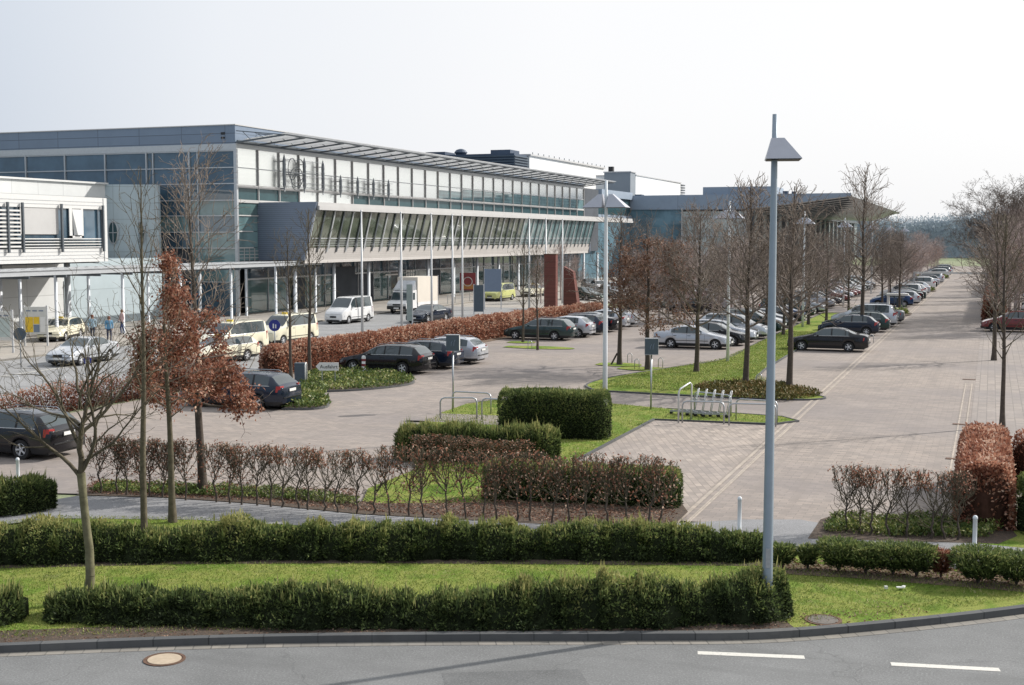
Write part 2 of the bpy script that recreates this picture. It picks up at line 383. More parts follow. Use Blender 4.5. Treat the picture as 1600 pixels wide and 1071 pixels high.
# car park block paving, the lane and the lots beside it
sheet('car_park_paving', [(-34, 25.2), (-16.2, 29.4), (-7, 30.3), (2, 30.6), (60, 32), (60, 330), (-34, 330)], -.02, MG['pave'])
sheet('parking_bay_paving', [(-11.9, 30.2), (-7.1, 30.5), (-7.1, 47.0), (-11.9, 47.0)], -.012, MG['pave_stall'])
sheet('grid_paving', [(-.55, 44.5), (22, 44.5), (22, 100), (-.55, 100)], -.012, MG['pave_grid'])
mk = MB()
for x0 in (-7.05, -6.8):
    mk.poly([(x0, 29.6, -.008), (x0 + .11, 29.6, -.008), (x0 + .11, 300, -.008), (x0, 300, -.008)])
for x0 in (-1.0, -.72):
    mk.poly([(x0, 31, -.008), (x0 + .06, 31, -.008), (x0 + .06, 64, -.008), (x0, 64, -.008)])
o = mk.build('lane_edge_marking', MG['line']); o['kind'] = 'structure'
# service road in front of the terminal and its pavements
sheet('terminal_road', [(-52, 25), (-35.2, 25), (-34.9, 60), (-40.8, 72), (-41.6, 118), (-40, 150), (-40, 320), (-52, 320)], -.012, MG['asphalt2'])
sheet('far_forecourt', [(-52, 118), (-40, 118), (-36, 150), (-30, 330), (-52, 330)], -.008, MG['pave_foot'])
sheet('terminal_pavement', [(-125, 25), (-52, 25), (-52, 330), (-125, 330)], .02, MG['pave_foot'])
mb = MB().box(-52, -51.86, 25, 320, -.05, .09); o = mb.build('kerb', MG['kerb_pale']); o['kind'] = 'structure'
# verge between the service road and the car park (flag poles and the beech hedge stand in it)
sheet('hedge_verge', [(-41.6, 76), (-34.6, 56.5), (-31.8, 56.5), (-30.5, 112), (-41.6, 118)], -.002, MG['soil_pale'])
sheet('road_lay_by', [(-41.0, 77), (-35.3, 61), (-34.2, 112), (-41.0, 112)], .004, MG['pave_foot'])
mk = MB().poly([(-46.3, 30, .0), (-46.15, 30, .0), (-46.15, 72, .0), (-46.3, 72, .0)]); o = mk.build('road_centre_line', MG['paint']); o['kind'] = 'structure'
# near road with kerb
kerb = smooth_line([G(-500, 1040), G(-200, 1030), G(0, 1021), G(350, 1008), G(700, 1003), G(1000, 1002), G(1200, 999), G(1400, 983), G(1600, 960), G(1800, 930), G(2100, 880)], 8)
sheet('near_road', kerb + [(30, 20), (30, -60), (-60, -60), (-60, 12)], .0, MG['asphalt'])
o = ribbon(kerb, 0, .16, -.05, .13).build('near_kerb', MG['kerb']); o['kind'] = 'structure'
o = ribbon(kerb, -.2, 0, -.05, .006).build('gutter', MG['kerb_pale']); o['kind'] = 'structure'
dm = MB()
for a, b in (((1090, 1020.5), (1257, 1027.5)), ((1392, 1038), (1562, 1047)), ((1700, 1056), (1880, 1067))):
    p, q = Vector((*G(*a), 0)), Vector((*G(*b), 0)); n = (q - p).normalized().cross(Vector((0, 0, 1))) * .085
    dm.poly([(p - n)[:2] + (.004,), (q - n)[:2] + (.004,), (q + n)[:2] + (.004,), (p + n)[:2] + (.004,)])
o = dm.build('road_dash_marking', MG['paint']); o['kind'] = 'structure'; fix_normals(o.data)
sheet('asphalt_patch', [G(690, 1052), G(905, 1046), G(930, 1085), G(700, 1090)], .003, M_asphalt('patched_asphalt', (.135, .137, .137)))
# foreground lawn (raised a little behind the kerb)
front = [(p[0], p[1]) for p in kerb]
def off_line(pts, d):
    out = []
    for i in range(len(pts)):
        a = Vector(pts[max(i - 1, 0)]); b = Vector(pts[min(i + 1, len(pts) - 1)]); t = (b - a).normalized()
        out.append((pts[i][0] - t.y * d, pts[i][1] + t.x * d))
    return out
def GL(u, v): return G(u, v, .1)
lawn_back = [GL(1900, 890), GL(1600, 885), GL(1400, 868), GL(1215, 846), GL(1000, 836), GL(560, 818), GL(430, 811), GL(330, 805), GL(200, 806), GL(90, 812), GL(0, 822), GL(-300, 840)]
sheet('front_lawn', off_line(front, .16) + lawn_back, .09, MG['grass'])
ff = [p for p in front if p[0] < -2.9]
sheet('mulch_bed', off_line(ff, .165) + list(reversed(off_line(ff, .95))), .097, MG['soil'])
sheet('mulch_bed', [GL(-80, 898), GL(0, 888), GL(300, 881), GL(600, 880), GL(1190, 884), GL(1240, 888), GL(1240, 872), GL(600, 864), GL(300, 862), GL(-80, 880)], .097, MG['soil'])
sheet('mulch_bed', [GL(1225, 897), GL(1330, 903), GL(1600, 925), GL(1640, 925), GL(1640, 905), GL(1400, 885), GL(1225, 880)], .099, MG['soil_pale'])
# asphalt footpath
sheet('footpath', [GL(-260, 860), GL(-60, 826), GL(0, 820), GL(90, 810), GL(300, 812), GL(560, 826), GL(900, 844), GL(1190, 856), GL(1600, 900), GL(1900, 935), GL(1900, 880), GL(1600, 856), GL(1400, 838), GL(1250, 812),
      GL(1160, 812), GL(1060, 818), GL(900, 822), GL(560, 804), GL(400, 788), GL(250, 778), GL(120, 775), GL(90, 780), GL(60, 795), GL(-60, 800), GL(-260, 820)], .10, MG['path'])
# beds of the two hornbeam rows, with leaf litter
sheet('litter_bed', [GL(120, 774), GL(250, 777), GL(400, 787), GL(560, 803), GL(900, 822), GL(1052, 822), GL(1075, 800), GL(1060, 780), GL(900, 785), GL(600, 787), GL(470, 775), GL(300, 757), GL(150, 752)], .104, MG['soil'])
sheet('litter_bed', [GL(1262, 842), GL(1400, 846), GL(1560, 850), GL(1590, 838), GL(1570, 815), GL(1300, 806), GL(1282, 812)], .104, MG['soil'])
sheet('side_lawn', [GL(1530, 850), GL(1720, 868), GL(1720, 820), GL(1560, 825)], .101, MG['grass'])
# grass islands
isl = [G(560, 800), G(575, 765), G(650, 735), G(640, 700), G(660, 662), G(690, 646), G(730, 632), G(780, 625), G(850, 622), (-12.1, 50.0), (-7.4, 49.3), (-6.7, 48.4), (-7.4, 47.3), (-11.9, 46.9), (-12.0, 31.2), (-12.0, 30.4), G(800, 800)]
sheet('grass_island', isl, .03, MG['grass'])
o = ribbon([(-12.1, 50.0), (-7.4, 49.3), (-6.7, 48.4), (-7.4, 47.3), (-11.9, 46.9), (-11.95, 31.2)], 0, .1, -.05, .05).build('island_kerb', MG['kerb']); o['kind'] = 'structure'
med = smooth_line([(-16.6, 55.0), (-11, 54.6), (-7.6, 54.9), (-6.6, 55.9), (-7.6, 57.2), (-10.2, 60.5), (-10.9, 65), (-11.1, 75), (-11.3, 120)], 6) + smooth_line([(-14.3, 120), (-14.2, 85), (-14.0, 72), (-15.8, 66), (-17.4, 60.5), (-17.6, 57), (-16.6, 55.0)], 6)
sheet('grass_median', med, .03, MG['grass'])
o = ribbon(med, 0, -.1, -.05, .05).build('median_kerb', MG['kerb']); o['kind'] = 'structure'
sheet('paving_under_racks', [(-20.6, 43.3), (-15.5, 43.3), (-15.5, 45.9), (-20.6, 45.4)], .034, MG['pave'])
for cx, cy, rx, ry in ((-18.9, 66.9, 1.3, 1.0), (-16.9, 65.2, 1.6, 1.0), (-26.6, 75.6, 2.4, 1.0), (-29.0, 79.0, 1.0, .8)):
    sheet('tree_pit_grass', [(cx + rx * math.cos(t / 12 * math.tau) * (1 + .1 * math.sin(3 * t)), cy + ry * math.sin(t / 12 * math.tau)) for t in range(12)], .012, MG['grass'])
bed1 = smooth_line([G(470, 612), G(475, 590), G(530, 580), G(600, 583), G(640, 592), G(645, 600), G(600, 607), G(530, 612), G(470, 612)], 4)
bed2 = smooth_line([G(440, 640), G(450, 615), G(480, 608), G(505, 618), G(515, 634), G(490, 640), G(440, 640)], 4)
for bd in (bed1, bed2):
    sheet('planting_bed', bd, .05, MG['soil'])
    o = ribbon(bd, 0, -.12, -.05, .06).build('bed_kerb', MG['kerb']); o['kind'] = 'structure'
# islands further up the lane
for yy in (118, 172, 230):
    b = smooth_line([(-12, yy), (-7.4, yy - 1), (-6.6, yy + 2), (-7.4, yy + 5), (-12, yy + 4), (-12, yy)], 4); sheet('planting_bed', b, .05, MG['soil'])
sheet('hedge_verge', [(-.6, 112), (1.2, 112), (1.4, 320), (-.6, 320)], .01, MG['soil_pale'])
sheet('far_meadow', [(-260, 335), (260, 335), (260, 520), (-260, 520)], -.03, MG['grass_far'])
# manhole covers and drains
def disc(mb, c, r, z0, z1, n=28, m=0): return mb.lathe([(r, z0), (r, z1)], c, n, m)
def manhole(label, x, y, z, r, mat_in, sq=False):
    t = thing('manhole_cover', label, 'manhole cover', (x, y, z))
    MB().lathe([(r, 0), (r, .012), (r * .86, .012), (r * .86, .006)], (0, 0, 0), 32).build('frame', MT['rusty'], t)
    MB().lathe([(r * .80, 0), (r * .80, .013)], (0, 0, 0), 32).build('lid', mat_in, t)
MT['rusty'] = M_plain('rusty_iron', (.13, .075, .05), .8, .3, .3, 12)
MT['lid'] = M_plain('concrete_lid', (.42, .34, .25), .8, 0, .12, 10)
MT['lid_grey'] = M_plain('grey_lid', (.13, .115, .10), .8, 0, .2, 10)
manhole('round pale manhole cover with rusty ring in the near asphalt road', *G(257, 1031), .002, .34, MT['lid'])
manhole('grey round cover sunk in the lawn right of the long front hedge', *G(1286, 977), .092, .33, MT['lid_grey'])
for (u, v, lb) in ((1504, 663, 'small iron drain grate on the lane edge beside the russet hedge'), (1496, 717, 'small iron drain grate on the lane edge nearest the hornbeam row'), (1516, 593, 'small iron drain grate on the lane edge farthest from the russet hedge')):
    x, y = G(u, v); o = MB().box(-.35, .25, -.13, .13, 0, .006).build('drain_grate', MT['rusty']); o.location = (x, y, -.006); tag(o, lb, 'drain grate')
# ================================================================ vegetation
def unit(a): return a / np.maximum(np.linalg.norm(a, axis=1, keepdims=True), 1e-9)
def cards(P, D, L, W, tint, mat, name, jit=.5):
    """pointed leaf cards: base P, direction D, length L, width W"""
    n = len(P); D = unit(D); R = unit(np.cross(D, unit(RNG.normal(size=(n, 3)))))
    L = np.broadcast_to(L, n)[:, None]; Wd = np.broadcast_to(W, n)[:, None]
    Nn = np.cross(D, R)
    V = np.stack([P, P + D * L * .45 + R * Wd * .5 + Nn * Wd * .2, P + D * L, P + D * L * .45 - R * Wd * .5 + Nn * Wd * .2], 1).reshape(-1, 3)
    F = np.arange(n * 4).reshape(n, 4)
    return np_mesh(name, V, F, mat, tint)
def vnoise(x, y, z, s):
    """cheap smooth pseudo noise in -1..1"""
    x = x * s; y = y * s; z = z * s
    return (np.sin(x * 1.7 + 1.3 * np.sin(y * 1.1 + 2)) + np.sin(y * 2.3 + 1.7 * np.sin(z * 1.3 + x * .7)) + np.sin(z * 2.1 + 1.1 * np.sin(x * 1.9 + 1))
            + .6 * np.sin(x * 4.1 + y * 3.3) + .6 * np.sin(y * 5.3 - z * 4.7 + x)) / 4.2

def path_frames(pts, n):
    P = np.array(pts, float); seg = np.linalg.norm(np.diff(P, axis=0), axis=1); cum = np.concatenate([[0], np.cumsum(seg)])
    t = np.linspace(0, cum[-1], n); X = np.interp(t, cum, P[:, 0]); Y = np.interp(t, cum, P[:, 1])
    return X, Y, cum[-1], cum, P
def hedge(name, label, cat, pts, width, height, mat, dens=900, L=(.07, .15), W=(.018, .035), rough=.1, z0=0.0, core=True, boxy=3.0, group=None, hvar=.1,
          parts=True, core_mat=None, bright_top=.5, lumps=.25, gap_low=0.0, leafname='foliage', up=.6, tintshift=0.0, shoots=.0, endround=.5):
    hs0, hs1 = height if isinstance(height, tuple) else (height, height); height = max(hs0, hs1)
    x0, y0 = pts[0]
    X, Y, Ltot, cum, P = path_frames(pts, 2)
    perim = width + 2 * height
    n = int(Ltot * perim * dens)
    s = RNG.random(n) * Ltot
    if boxy < 4: s = np.clip(s + .10 * np.sin(s * 9.1) + .03 * np.sin(s * 23.7 + 1), 0, Ltot)
    ang = RNG.random(n) * math.pi
    hx = np.interp(s, cum, P[:, 0]); hy = np.interp(s, cum, P[:, 1])
    e = 1e-2; tx = np.interp(s + .05, cum, P[:, 0]) - np.interp(s - .05, cum, P[:, 0]); ty = np.interp(s + .05, cum, P[:, 1]) - np.interp(s - .05, cum, P[:, 1])
    tl = np.hypot(tx, ty) + 1e-9; tx /= tl; ty /= tl
    # superellipse section
    ca, sa = np.cos(ang), np.sin(ang)
    q = (np.abs(ca) ** boxy + np.abs(sa) ** boxy) ** (-1 / boxy)
    depth = 1 - np.abs(RNG.normal(size=n)) * rough / (width * .5)
    endf = np.minimum(np.minimum(s, Ltot - s) / max(width * endround, .05), 1); endf = np.sqrt(np.clip(1 - (1 - endf) ** 2, .05, 1))
    lump = 1 + lumps * vnoise(hx, hy, ang * 1.2, 1.7) + lumps * .5 * vnoise(hx, hy, ang * 2, 5.1)
    hh = height * (1 + hvar * vnoise(hx, hy, hx * 0, .9) + hvar * .6 * vnoise(hx, hy, hx * 0, 3.7))
    hh = hh * (hs0 + (hs1 - hs0) * s / Ltot) / height
    off = ca * q * width / 2 * depth * endf * lump
    z = sa * q * hh * depth * (.6 + .4 * endf) * (.5 + .5 * lump)
    if gap_low: z = np.maximum(z, gap_low * RNG.random(n))
    px = hx - ty * off; py = hy + tx * off
    Pn = np.stack([px - x0, py - y0, z], 1)
    out = np.stack([-ty * ca, tx * ca, sa], 1)
    D = out + RNG.normal(size=(n, 3)) * .65 + np.array([0, 0, up]) * (.25 + sa[:, None])
    # ends point outwards
    ed = np.where(s < width * .4, -1, np.where(s > Ltot - width * .4, 1, 0))[:, None] * np.stack([tx, ty, tx * 0], 1)
    D = D + ed * .7
    tint = .34 + tintshift + .22 * vnoise(px, py, z, 1.1) + .3 * vnoise(px, py, z, 3.7) + .2 * RNG.normal(size=n) + bright_top * (z / height - .55) - .5 * (1 - depth)  # light on top and shade inside are put into the leaf tint
    tint = np.clip(tint, 0, 1)
    Ls = RNG.uniform(*L, size=n); Ws = RNG.uniform(*W, size=n)
    if shoots:
        k = RNG.random(n) < shoots; k &= sa > .6; Ls = np.where(k, Ls * 2.6, Ls); D[k] = D[k] * .4 + np.array([0, 0, 1.5]); tint = np.where(k, np.clip(tint + .25, 0, 1), tint)
    me = cards(Pn, D, Ls, Ws, tint, mat, leafname)
    if core:
        root = thing(name, label, cat, (x0, y0, z0), 0, group)
        fo = bpy.data.objects.new(leafname, me); link(fo, root)
        # inner mass: woody shaded body
        ns, na = max(4, int(Ltot / .35)), 9; mb = MB()
        for i in range(ns + 1):
            s_ = Ltot * i / ns; cx = np.interp(s_, cum, P[:, 0]); cy = np.interp(s_, cum, P[:, 1])
            dx = np.interp(s_ + .05, cum, P[:, 0]) - np.interp(s_ - .05, cum, P[:, 0]); dy = np.interp(s_ + .05, cum, P[:, 1]) - np.interp(s_ - .05, cum, P[:, 1]); dl = math.hypot(dx, dy) + 1e-9
            ef = min(min(s_, Ltot - s_) / max(width * endround, .05), 1); ef = math.sqrt(max(.02, 1 - (1 - ef) ** 2))
            for k in range(na):
                a = math.pi * k / (na - 1); c_, s2 = math.cos(a), math.sin(a)
                qq = (abs(c_) ** boxy + abs(s2) ** boxy) ** (-1 / boxy)
                r = (.86 + .06 * math.sin(s_ * 5 + a * 3)) * ef
                lm = 1 + lumps * float(vnoise(np.array([cx]), np.array([cy]), np.array([a * 1.2]), 1.7)[0])
                o_ = c_ * qq * width / 2 * r * lm; zz = s2 * qq * (hs0 + (hs1 - hs0) * s_ / Ltot) * (1 + hvar * float(vnoise(np.array([cx]), np.array([cy]), np.array([0.]), .9)[0])) * .86 * (.6 + .4 * ef) * (.5 + .5 * lm)
                mb.v.append((cx - x0 - dy / dl * o_, cy - y0 + dx / dl * o_, zz))
        for i in range(ns):
            for k in range(na - 1):
                mb.f.append((i * na + k, (i + 1) * na + k, (i + 1) * na + k + 1, i * na + k + 1)); mb.m.append(0)
        mb.f.append(tuple(range(na))); mb.m.append(0); mb.f.append(tuple(ns * na + k for k in range(na))); mb.m.append(0)
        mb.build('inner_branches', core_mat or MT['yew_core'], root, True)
        return root
    o = bpy.data.objects.new(name, me); link(o); o.location = (x0, y0, z0)
    return tag(o, label, cat, group)

# ---- yew hedges of the foreground
def LG(*uv): return [G(*p) for p in uv]
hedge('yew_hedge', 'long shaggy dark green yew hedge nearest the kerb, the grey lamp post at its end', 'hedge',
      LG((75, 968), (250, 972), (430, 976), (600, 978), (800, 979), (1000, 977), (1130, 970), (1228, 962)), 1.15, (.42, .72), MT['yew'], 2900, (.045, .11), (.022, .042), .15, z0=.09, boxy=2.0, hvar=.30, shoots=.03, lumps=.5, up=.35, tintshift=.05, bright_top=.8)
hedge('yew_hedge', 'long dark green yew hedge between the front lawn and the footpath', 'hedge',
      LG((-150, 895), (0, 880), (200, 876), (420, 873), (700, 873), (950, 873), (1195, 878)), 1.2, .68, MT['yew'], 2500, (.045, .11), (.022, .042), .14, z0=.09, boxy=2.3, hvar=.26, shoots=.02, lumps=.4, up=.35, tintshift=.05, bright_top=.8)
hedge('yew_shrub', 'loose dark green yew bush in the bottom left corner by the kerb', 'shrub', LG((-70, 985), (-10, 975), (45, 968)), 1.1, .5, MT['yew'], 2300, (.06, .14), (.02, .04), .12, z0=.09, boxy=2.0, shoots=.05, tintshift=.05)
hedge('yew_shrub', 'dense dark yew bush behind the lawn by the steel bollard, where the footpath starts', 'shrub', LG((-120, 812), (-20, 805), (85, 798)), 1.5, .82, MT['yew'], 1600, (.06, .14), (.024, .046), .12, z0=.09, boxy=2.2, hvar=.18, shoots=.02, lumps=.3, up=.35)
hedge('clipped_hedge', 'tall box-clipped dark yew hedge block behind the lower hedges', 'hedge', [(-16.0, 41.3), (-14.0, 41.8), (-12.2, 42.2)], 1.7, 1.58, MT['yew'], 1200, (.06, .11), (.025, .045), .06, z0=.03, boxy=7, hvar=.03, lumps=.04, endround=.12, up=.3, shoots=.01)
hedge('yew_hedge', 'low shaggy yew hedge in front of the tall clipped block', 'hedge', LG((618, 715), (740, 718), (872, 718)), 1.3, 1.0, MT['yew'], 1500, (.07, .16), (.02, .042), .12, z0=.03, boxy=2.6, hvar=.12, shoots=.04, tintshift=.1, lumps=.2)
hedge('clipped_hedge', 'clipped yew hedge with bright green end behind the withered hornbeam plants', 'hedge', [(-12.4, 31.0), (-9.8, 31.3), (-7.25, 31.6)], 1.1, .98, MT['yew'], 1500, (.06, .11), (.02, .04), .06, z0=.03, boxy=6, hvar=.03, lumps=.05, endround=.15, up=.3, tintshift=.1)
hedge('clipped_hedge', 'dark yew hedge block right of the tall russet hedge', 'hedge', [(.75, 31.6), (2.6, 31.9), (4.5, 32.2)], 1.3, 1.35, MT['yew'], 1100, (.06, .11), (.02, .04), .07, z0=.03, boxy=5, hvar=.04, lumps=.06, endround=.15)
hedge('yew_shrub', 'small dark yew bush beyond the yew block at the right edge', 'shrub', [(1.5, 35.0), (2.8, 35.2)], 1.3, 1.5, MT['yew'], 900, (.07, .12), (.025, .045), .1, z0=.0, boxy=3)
# individual young yews right of the lamp post
yp = [(1222, 888, .30, .55, 0), (1262, 890, .22, .55, 0), (1310, 893, .52, .72, 0), (1352, 896, .50, .66, 0), (1395, 898, .50, .70, 0), (1432, 901, .46, .72, 0), (1470, 903, .24, .62, 1), (1528, 912, .62, .78, 0), (1588, 914, .60, .70, 0), (1640, 916, .55, .7, 0)]
ylab = ['thin sparse young yew right beside the lamp post', 'spindly knee high yew second from the lamp post', 'bushy young yew with an open foot, third from the lamp post', 'rounded young yew fourth from the lamp post',
        'rounded young yew, fifth from the lamp post', 'young yew next to the half withered orange one', 'half withered orange brown young yew', 'broad dense young yew in front of the right steel bollard',
        'dense young yew at the right edge of the lawn', 'last young yew past the right edge']
for (u, v, r, h, dead), lb in zip(yp, ylab):
    r *= .8; h *= .86; x, y = G(u, v, .1); n = int(5200 * r * h / .36)
    if u > 1600: continue
    a = RNG.random(n) * math.tau; t = RNG.random(n); rr = r * (.35 + .75 * np.sin(np.clip(t, .05, 1) ** .8 * 2.4)) * np.sqrt(RNG.random(n)) * (1 + .25 * vnoise(a, t * 3, t, 2))
    t = t ** .75; P = np.stack([rr * np.cos(a), rr * np.sin(a), .16 * h + t * h * .84], 1)
    D = np.stack([np.cos(a) * .8, np.sin(a) * .8, .7 + t * 0], 1) + RNG.normal(size=(n, 3)) * .45
    ti = np.clip(.18 + .4 * (t - .3) + .3 * (rr / r - .4) + .2 * RNG.normal(size=n), 0, 1)  # tint paints light at top and rim, shade within
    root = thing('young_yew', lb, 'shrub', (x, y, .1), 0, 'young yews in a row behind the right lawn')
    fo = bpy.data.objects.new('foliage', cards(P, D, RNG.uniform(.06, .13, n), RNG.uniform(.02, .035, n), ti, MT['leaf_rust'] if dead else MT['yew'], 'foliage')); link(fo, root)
    mb = MB()
    for k in range(5):
        aa = k * 1.26; mb.tube([(0, 0, 0), (.1 * math.cos(aa) * r * 2, .1 * math.sin(aa) * r * 2, h * .35), (.8 * r * math.cos(aa), .8 * r * math.sin(aa), h * .8)], [.018, .012, .004], 5)
    mb.build('stem', MT['bark_dark'], root)

# ---- russet beech hedges (withered leaves held through winter)
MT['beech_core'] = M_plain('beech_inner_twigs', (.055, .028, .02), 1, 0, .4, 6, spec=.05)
hedge('beech_hedge', 'long russet beech hedge between the flagpoles and the parked cars', 'hedge',
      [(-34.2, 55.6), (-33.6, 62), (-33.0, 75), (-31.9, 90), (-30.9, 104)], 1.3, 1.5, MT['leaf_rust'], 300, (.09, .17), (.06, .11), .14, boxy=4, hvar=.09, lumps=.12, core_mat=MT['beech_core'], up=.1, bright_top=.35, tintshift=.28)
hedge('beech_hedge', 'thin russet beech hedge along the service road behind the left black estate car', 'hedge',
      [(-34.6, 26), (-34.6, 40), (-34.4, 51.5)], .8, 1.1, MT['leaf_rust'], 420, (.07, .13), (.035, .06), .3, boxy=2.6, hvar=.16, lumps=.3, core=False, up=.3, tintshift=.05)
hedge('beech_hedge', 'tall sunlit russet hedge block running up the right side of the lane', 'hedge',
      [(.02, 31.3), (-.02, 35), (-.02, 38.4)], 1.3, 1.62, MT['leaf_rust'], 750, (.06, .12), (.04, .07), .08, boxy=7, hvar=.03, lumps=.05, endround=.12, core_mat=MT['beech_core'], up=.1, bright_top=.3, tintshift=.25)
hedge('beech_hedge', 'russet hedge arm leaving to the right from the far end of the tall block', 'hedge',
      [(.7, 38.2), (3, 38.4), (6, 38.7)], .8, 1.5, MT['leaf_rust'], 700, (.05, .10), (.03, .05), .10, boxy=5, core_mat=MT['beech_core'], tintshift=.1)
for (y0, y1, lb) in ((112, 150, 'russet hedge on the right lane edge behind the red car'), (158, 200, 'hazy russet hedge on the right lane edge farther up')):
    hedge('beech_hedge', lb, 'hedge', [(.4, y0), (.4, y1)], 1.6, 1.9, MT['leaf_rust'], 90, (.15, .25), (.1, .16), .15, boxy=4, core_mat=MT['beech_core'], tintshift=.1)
# dead leaves left inside the clipped yew in front (withered hornbeam leaves)

# ---- branching generator
def grow(P, rmin=.006):
    """P: dict; returns segs list (p0,p1,r0,r1,level)"""
    rg = np.random.default_rng(P['seed']); S = []; tips = []
    h, hb = P['h'], P['hb']
    n = max(8, int(h / .45)); pts = [np.array([0., 0, 0])]; lean = rg.normal(size=2) * P.get('lean', .012)
    for i in range(1, n + 1):
        z = h * i / n; pts.append(np.array([lean[0] * z + .035 * math.sin(z * 1.1 + P['seed']) * min(z, 3) / 3, lean[1] * z + .035 * math.cos(z * 1.3 + P['seed']) * min(z, 3) / 3, z]))
    def tr(z): return P['r'] * max(.06, (1 - z / h) ** .85) + rmin * .6 + (P['r'] * .35 * math.exp(-z / .25))
    for i in range(n): S.append((pts[i], pts[i + 1], tr(pts[i][2]), tr(pts[i + 1][2]), 0))
    ga = rg.random() * 6
    def branch(p, d, L, r, lev):
        m = max(2, int(L / (.30 if lev < 3 else .22))); cur = p; dd = d / np.linalg.norm(d); sl = L / m
        for i in range(m):
            t = i / m
            dd = dd + rg.normal(size=3) * (.11 + .04 * lev) + np.array([0, 0, P['up'] * (.12 if lev < 3 else .08)]); dd /= np.linalg.norm(dd)
            nx = cur + dd * sl; r0 = max(r * (1 - t) ** .8, rmin * (.55 if lev >= 3 else 1)); r1 = max(r * (1 - (i + 1) / m) ** .8, rmin * .5)
            S.append((cur, nx, r0, r1, lev))
            if lev < P['lev'] and t > .12:
                for _ in range(P['sub'][lev - 1] if rg.random() < .9 else 0):
                    ax = rg.normal(size=3); side = np.cross(dd, ax); side /= np.linalg.norm(side)
                    nd = dd * .75 + side * rg.uniform(.5, .95)
                    branch(nx, nd, L * rg.uniform(.28, .5) * (1.15 - t * .6), r0 * .55, lev + 1)
            cur = nx
        tips.append(cur)
    nb = P['nb']
    for k in range(nb):
        t = (k + rg.random() * .7) / nb; z = hb + (h * .97 - hb) * t ** P.get('dist', 1.0); ga += 2.4 + rg.normal() * .3
        sp = P['spread'] * P['prof'](t) * rg.uniform(.75, 1.15)
        el = rad(P['el0'] + (P['el1'] - P['el0']) * t + rg.normal() * 8)
        x = np.interp(z, [q[2] for q in pts], [q[0] for q in pts]); y = np.interp(z, [q[2] for q in pts], [q[1] for q in pts])
        d = np.array([math.cos(ga) * math.cos(el), math.sin(ga) * math.cos(el), math.sin(el)])
        branch(np.array([x, y, z]), d, max(sp, .3) / max(.6, math.cos(el)) * .95, tr(z) * P.get('br', .42), 1)
    return S, np.array(tips)
def segs_mesh(name, S, mat, nside=(7, 5, 3, 3, 3)):
    Vs, Fs, b = [], [], 0
    for lev in range(5):
        L = [s for s in S if min(s[4], 4) == lev]
        if not L: continue
        n = nside[lev]; A = np.array([s[0] for s in L]); B = np.array([s[1] for s in L]); r0 = np.array([s[2] for s in L]); r1 = np.array([s[3] for s in L])
        d = unit(B - A); u = np.cross(d, np.array([0.3, .9, .1])); u = unit(u); v = np.cross(d, u)
        k = np.arange(n) * math.tau / n
        ring = u[:, None, :] * np.cos(k)[None, :, None] + v[:, None, :] * np.sin(k)[None, :, None]
        Va = A[:, None, :] + ring * r0[:, None, None]; Vb = B[:, None, :] + ring * r1[:, None, None]
        Vs.append(np.concatenate([Va, Vb], 1).reshape(-1, 3)); m = len(L); base = b + np.arange(m)[:, None] * 2 * n; i = np.arange(n)[None, :]; j = (i + 1) % n
        Fs.append(np.stack([base + i, base + j, base + n + j, base + n + i], 2).reshape(-1, 4)); b += m * 2 * n
    return np_mesh(name, np.concatenate(Vs), np.concatenate(Fs), mat, None, True)
def tree_meshes(P, trunk_mat, twig_mat, leaves=None, rmin=.006):
    S, tips = grow(P, rmin)
    cut = P.get('trunk_top', 1.0) * P['h']
    tr = segs_mesh('trunk', [s for s in S if s[4] == 0], trunk_mat, (9,) * 5)
    cr = segs_mesh('crown', [s for s in S if s[4] > 0], twig_mat)
    lv = None
    if leaves:
        mids = np.array([(s[0] + s[1]) / 2 for s in S if s[4] >= 2])
        zl, zh = leaves['z']; rg = np.random.default_rng(P['seed'] + 5)
        z = mids[:, 2]; keep = (z > zl) & (z < zh) & (rg.random(len(mids)) < leaves.get('keep', 1.0)); mids = mids[keep]
        if 'r' in leaves: mids = mids[np.hypot(mids[:, 0], mids[:, 1]) < leaves['r'](mids[:, 2])]
        idx = rg.integers(0, len(mids), leaves['n']); C = mids[idx] + rg.normal(size=(leaves['n'], 3)) * leaves['j']
        D = rg.normal(size=C.shape) + np.array([0, 0, -.4]); ti = np.clip(.5 + .25 * rg.normal(size=len(C)) + .2 * vnoise(C[:, 0], C[:, 1], C[:, 2], 2.5), 0, 1)
        lv = cards(C, D, rg.uniform(*leaves['L'], len(C)), rg.uniform(*leaves['W'], len(C)), ti, leaves['mat'], 'leaves')
    return tr, cr, lv
def put_tree(ms, label, x, y, z=0., rz=0., s=1.0, name='bare_tree', group=None, sz=None):
    t = thing(name, label, 'tree', (x, y, z), rz, group); t.scale = (s, s, sz or s)
    for n, m in zip(('trunk', 'crown', 'leaves'), ms):
        if m is not None: link(bpy.data.objects.new(n, m), t)
    return t
pyr = lambda t: (.35 + 1.1 * t) if t < .18 else max(.12, .62 * (1.25 - t) / 1.07 * 1.45)
oval = lambda t: .5 + .6 * math.sin(math.pi * min(1, t * 1.05)) - .35 * t
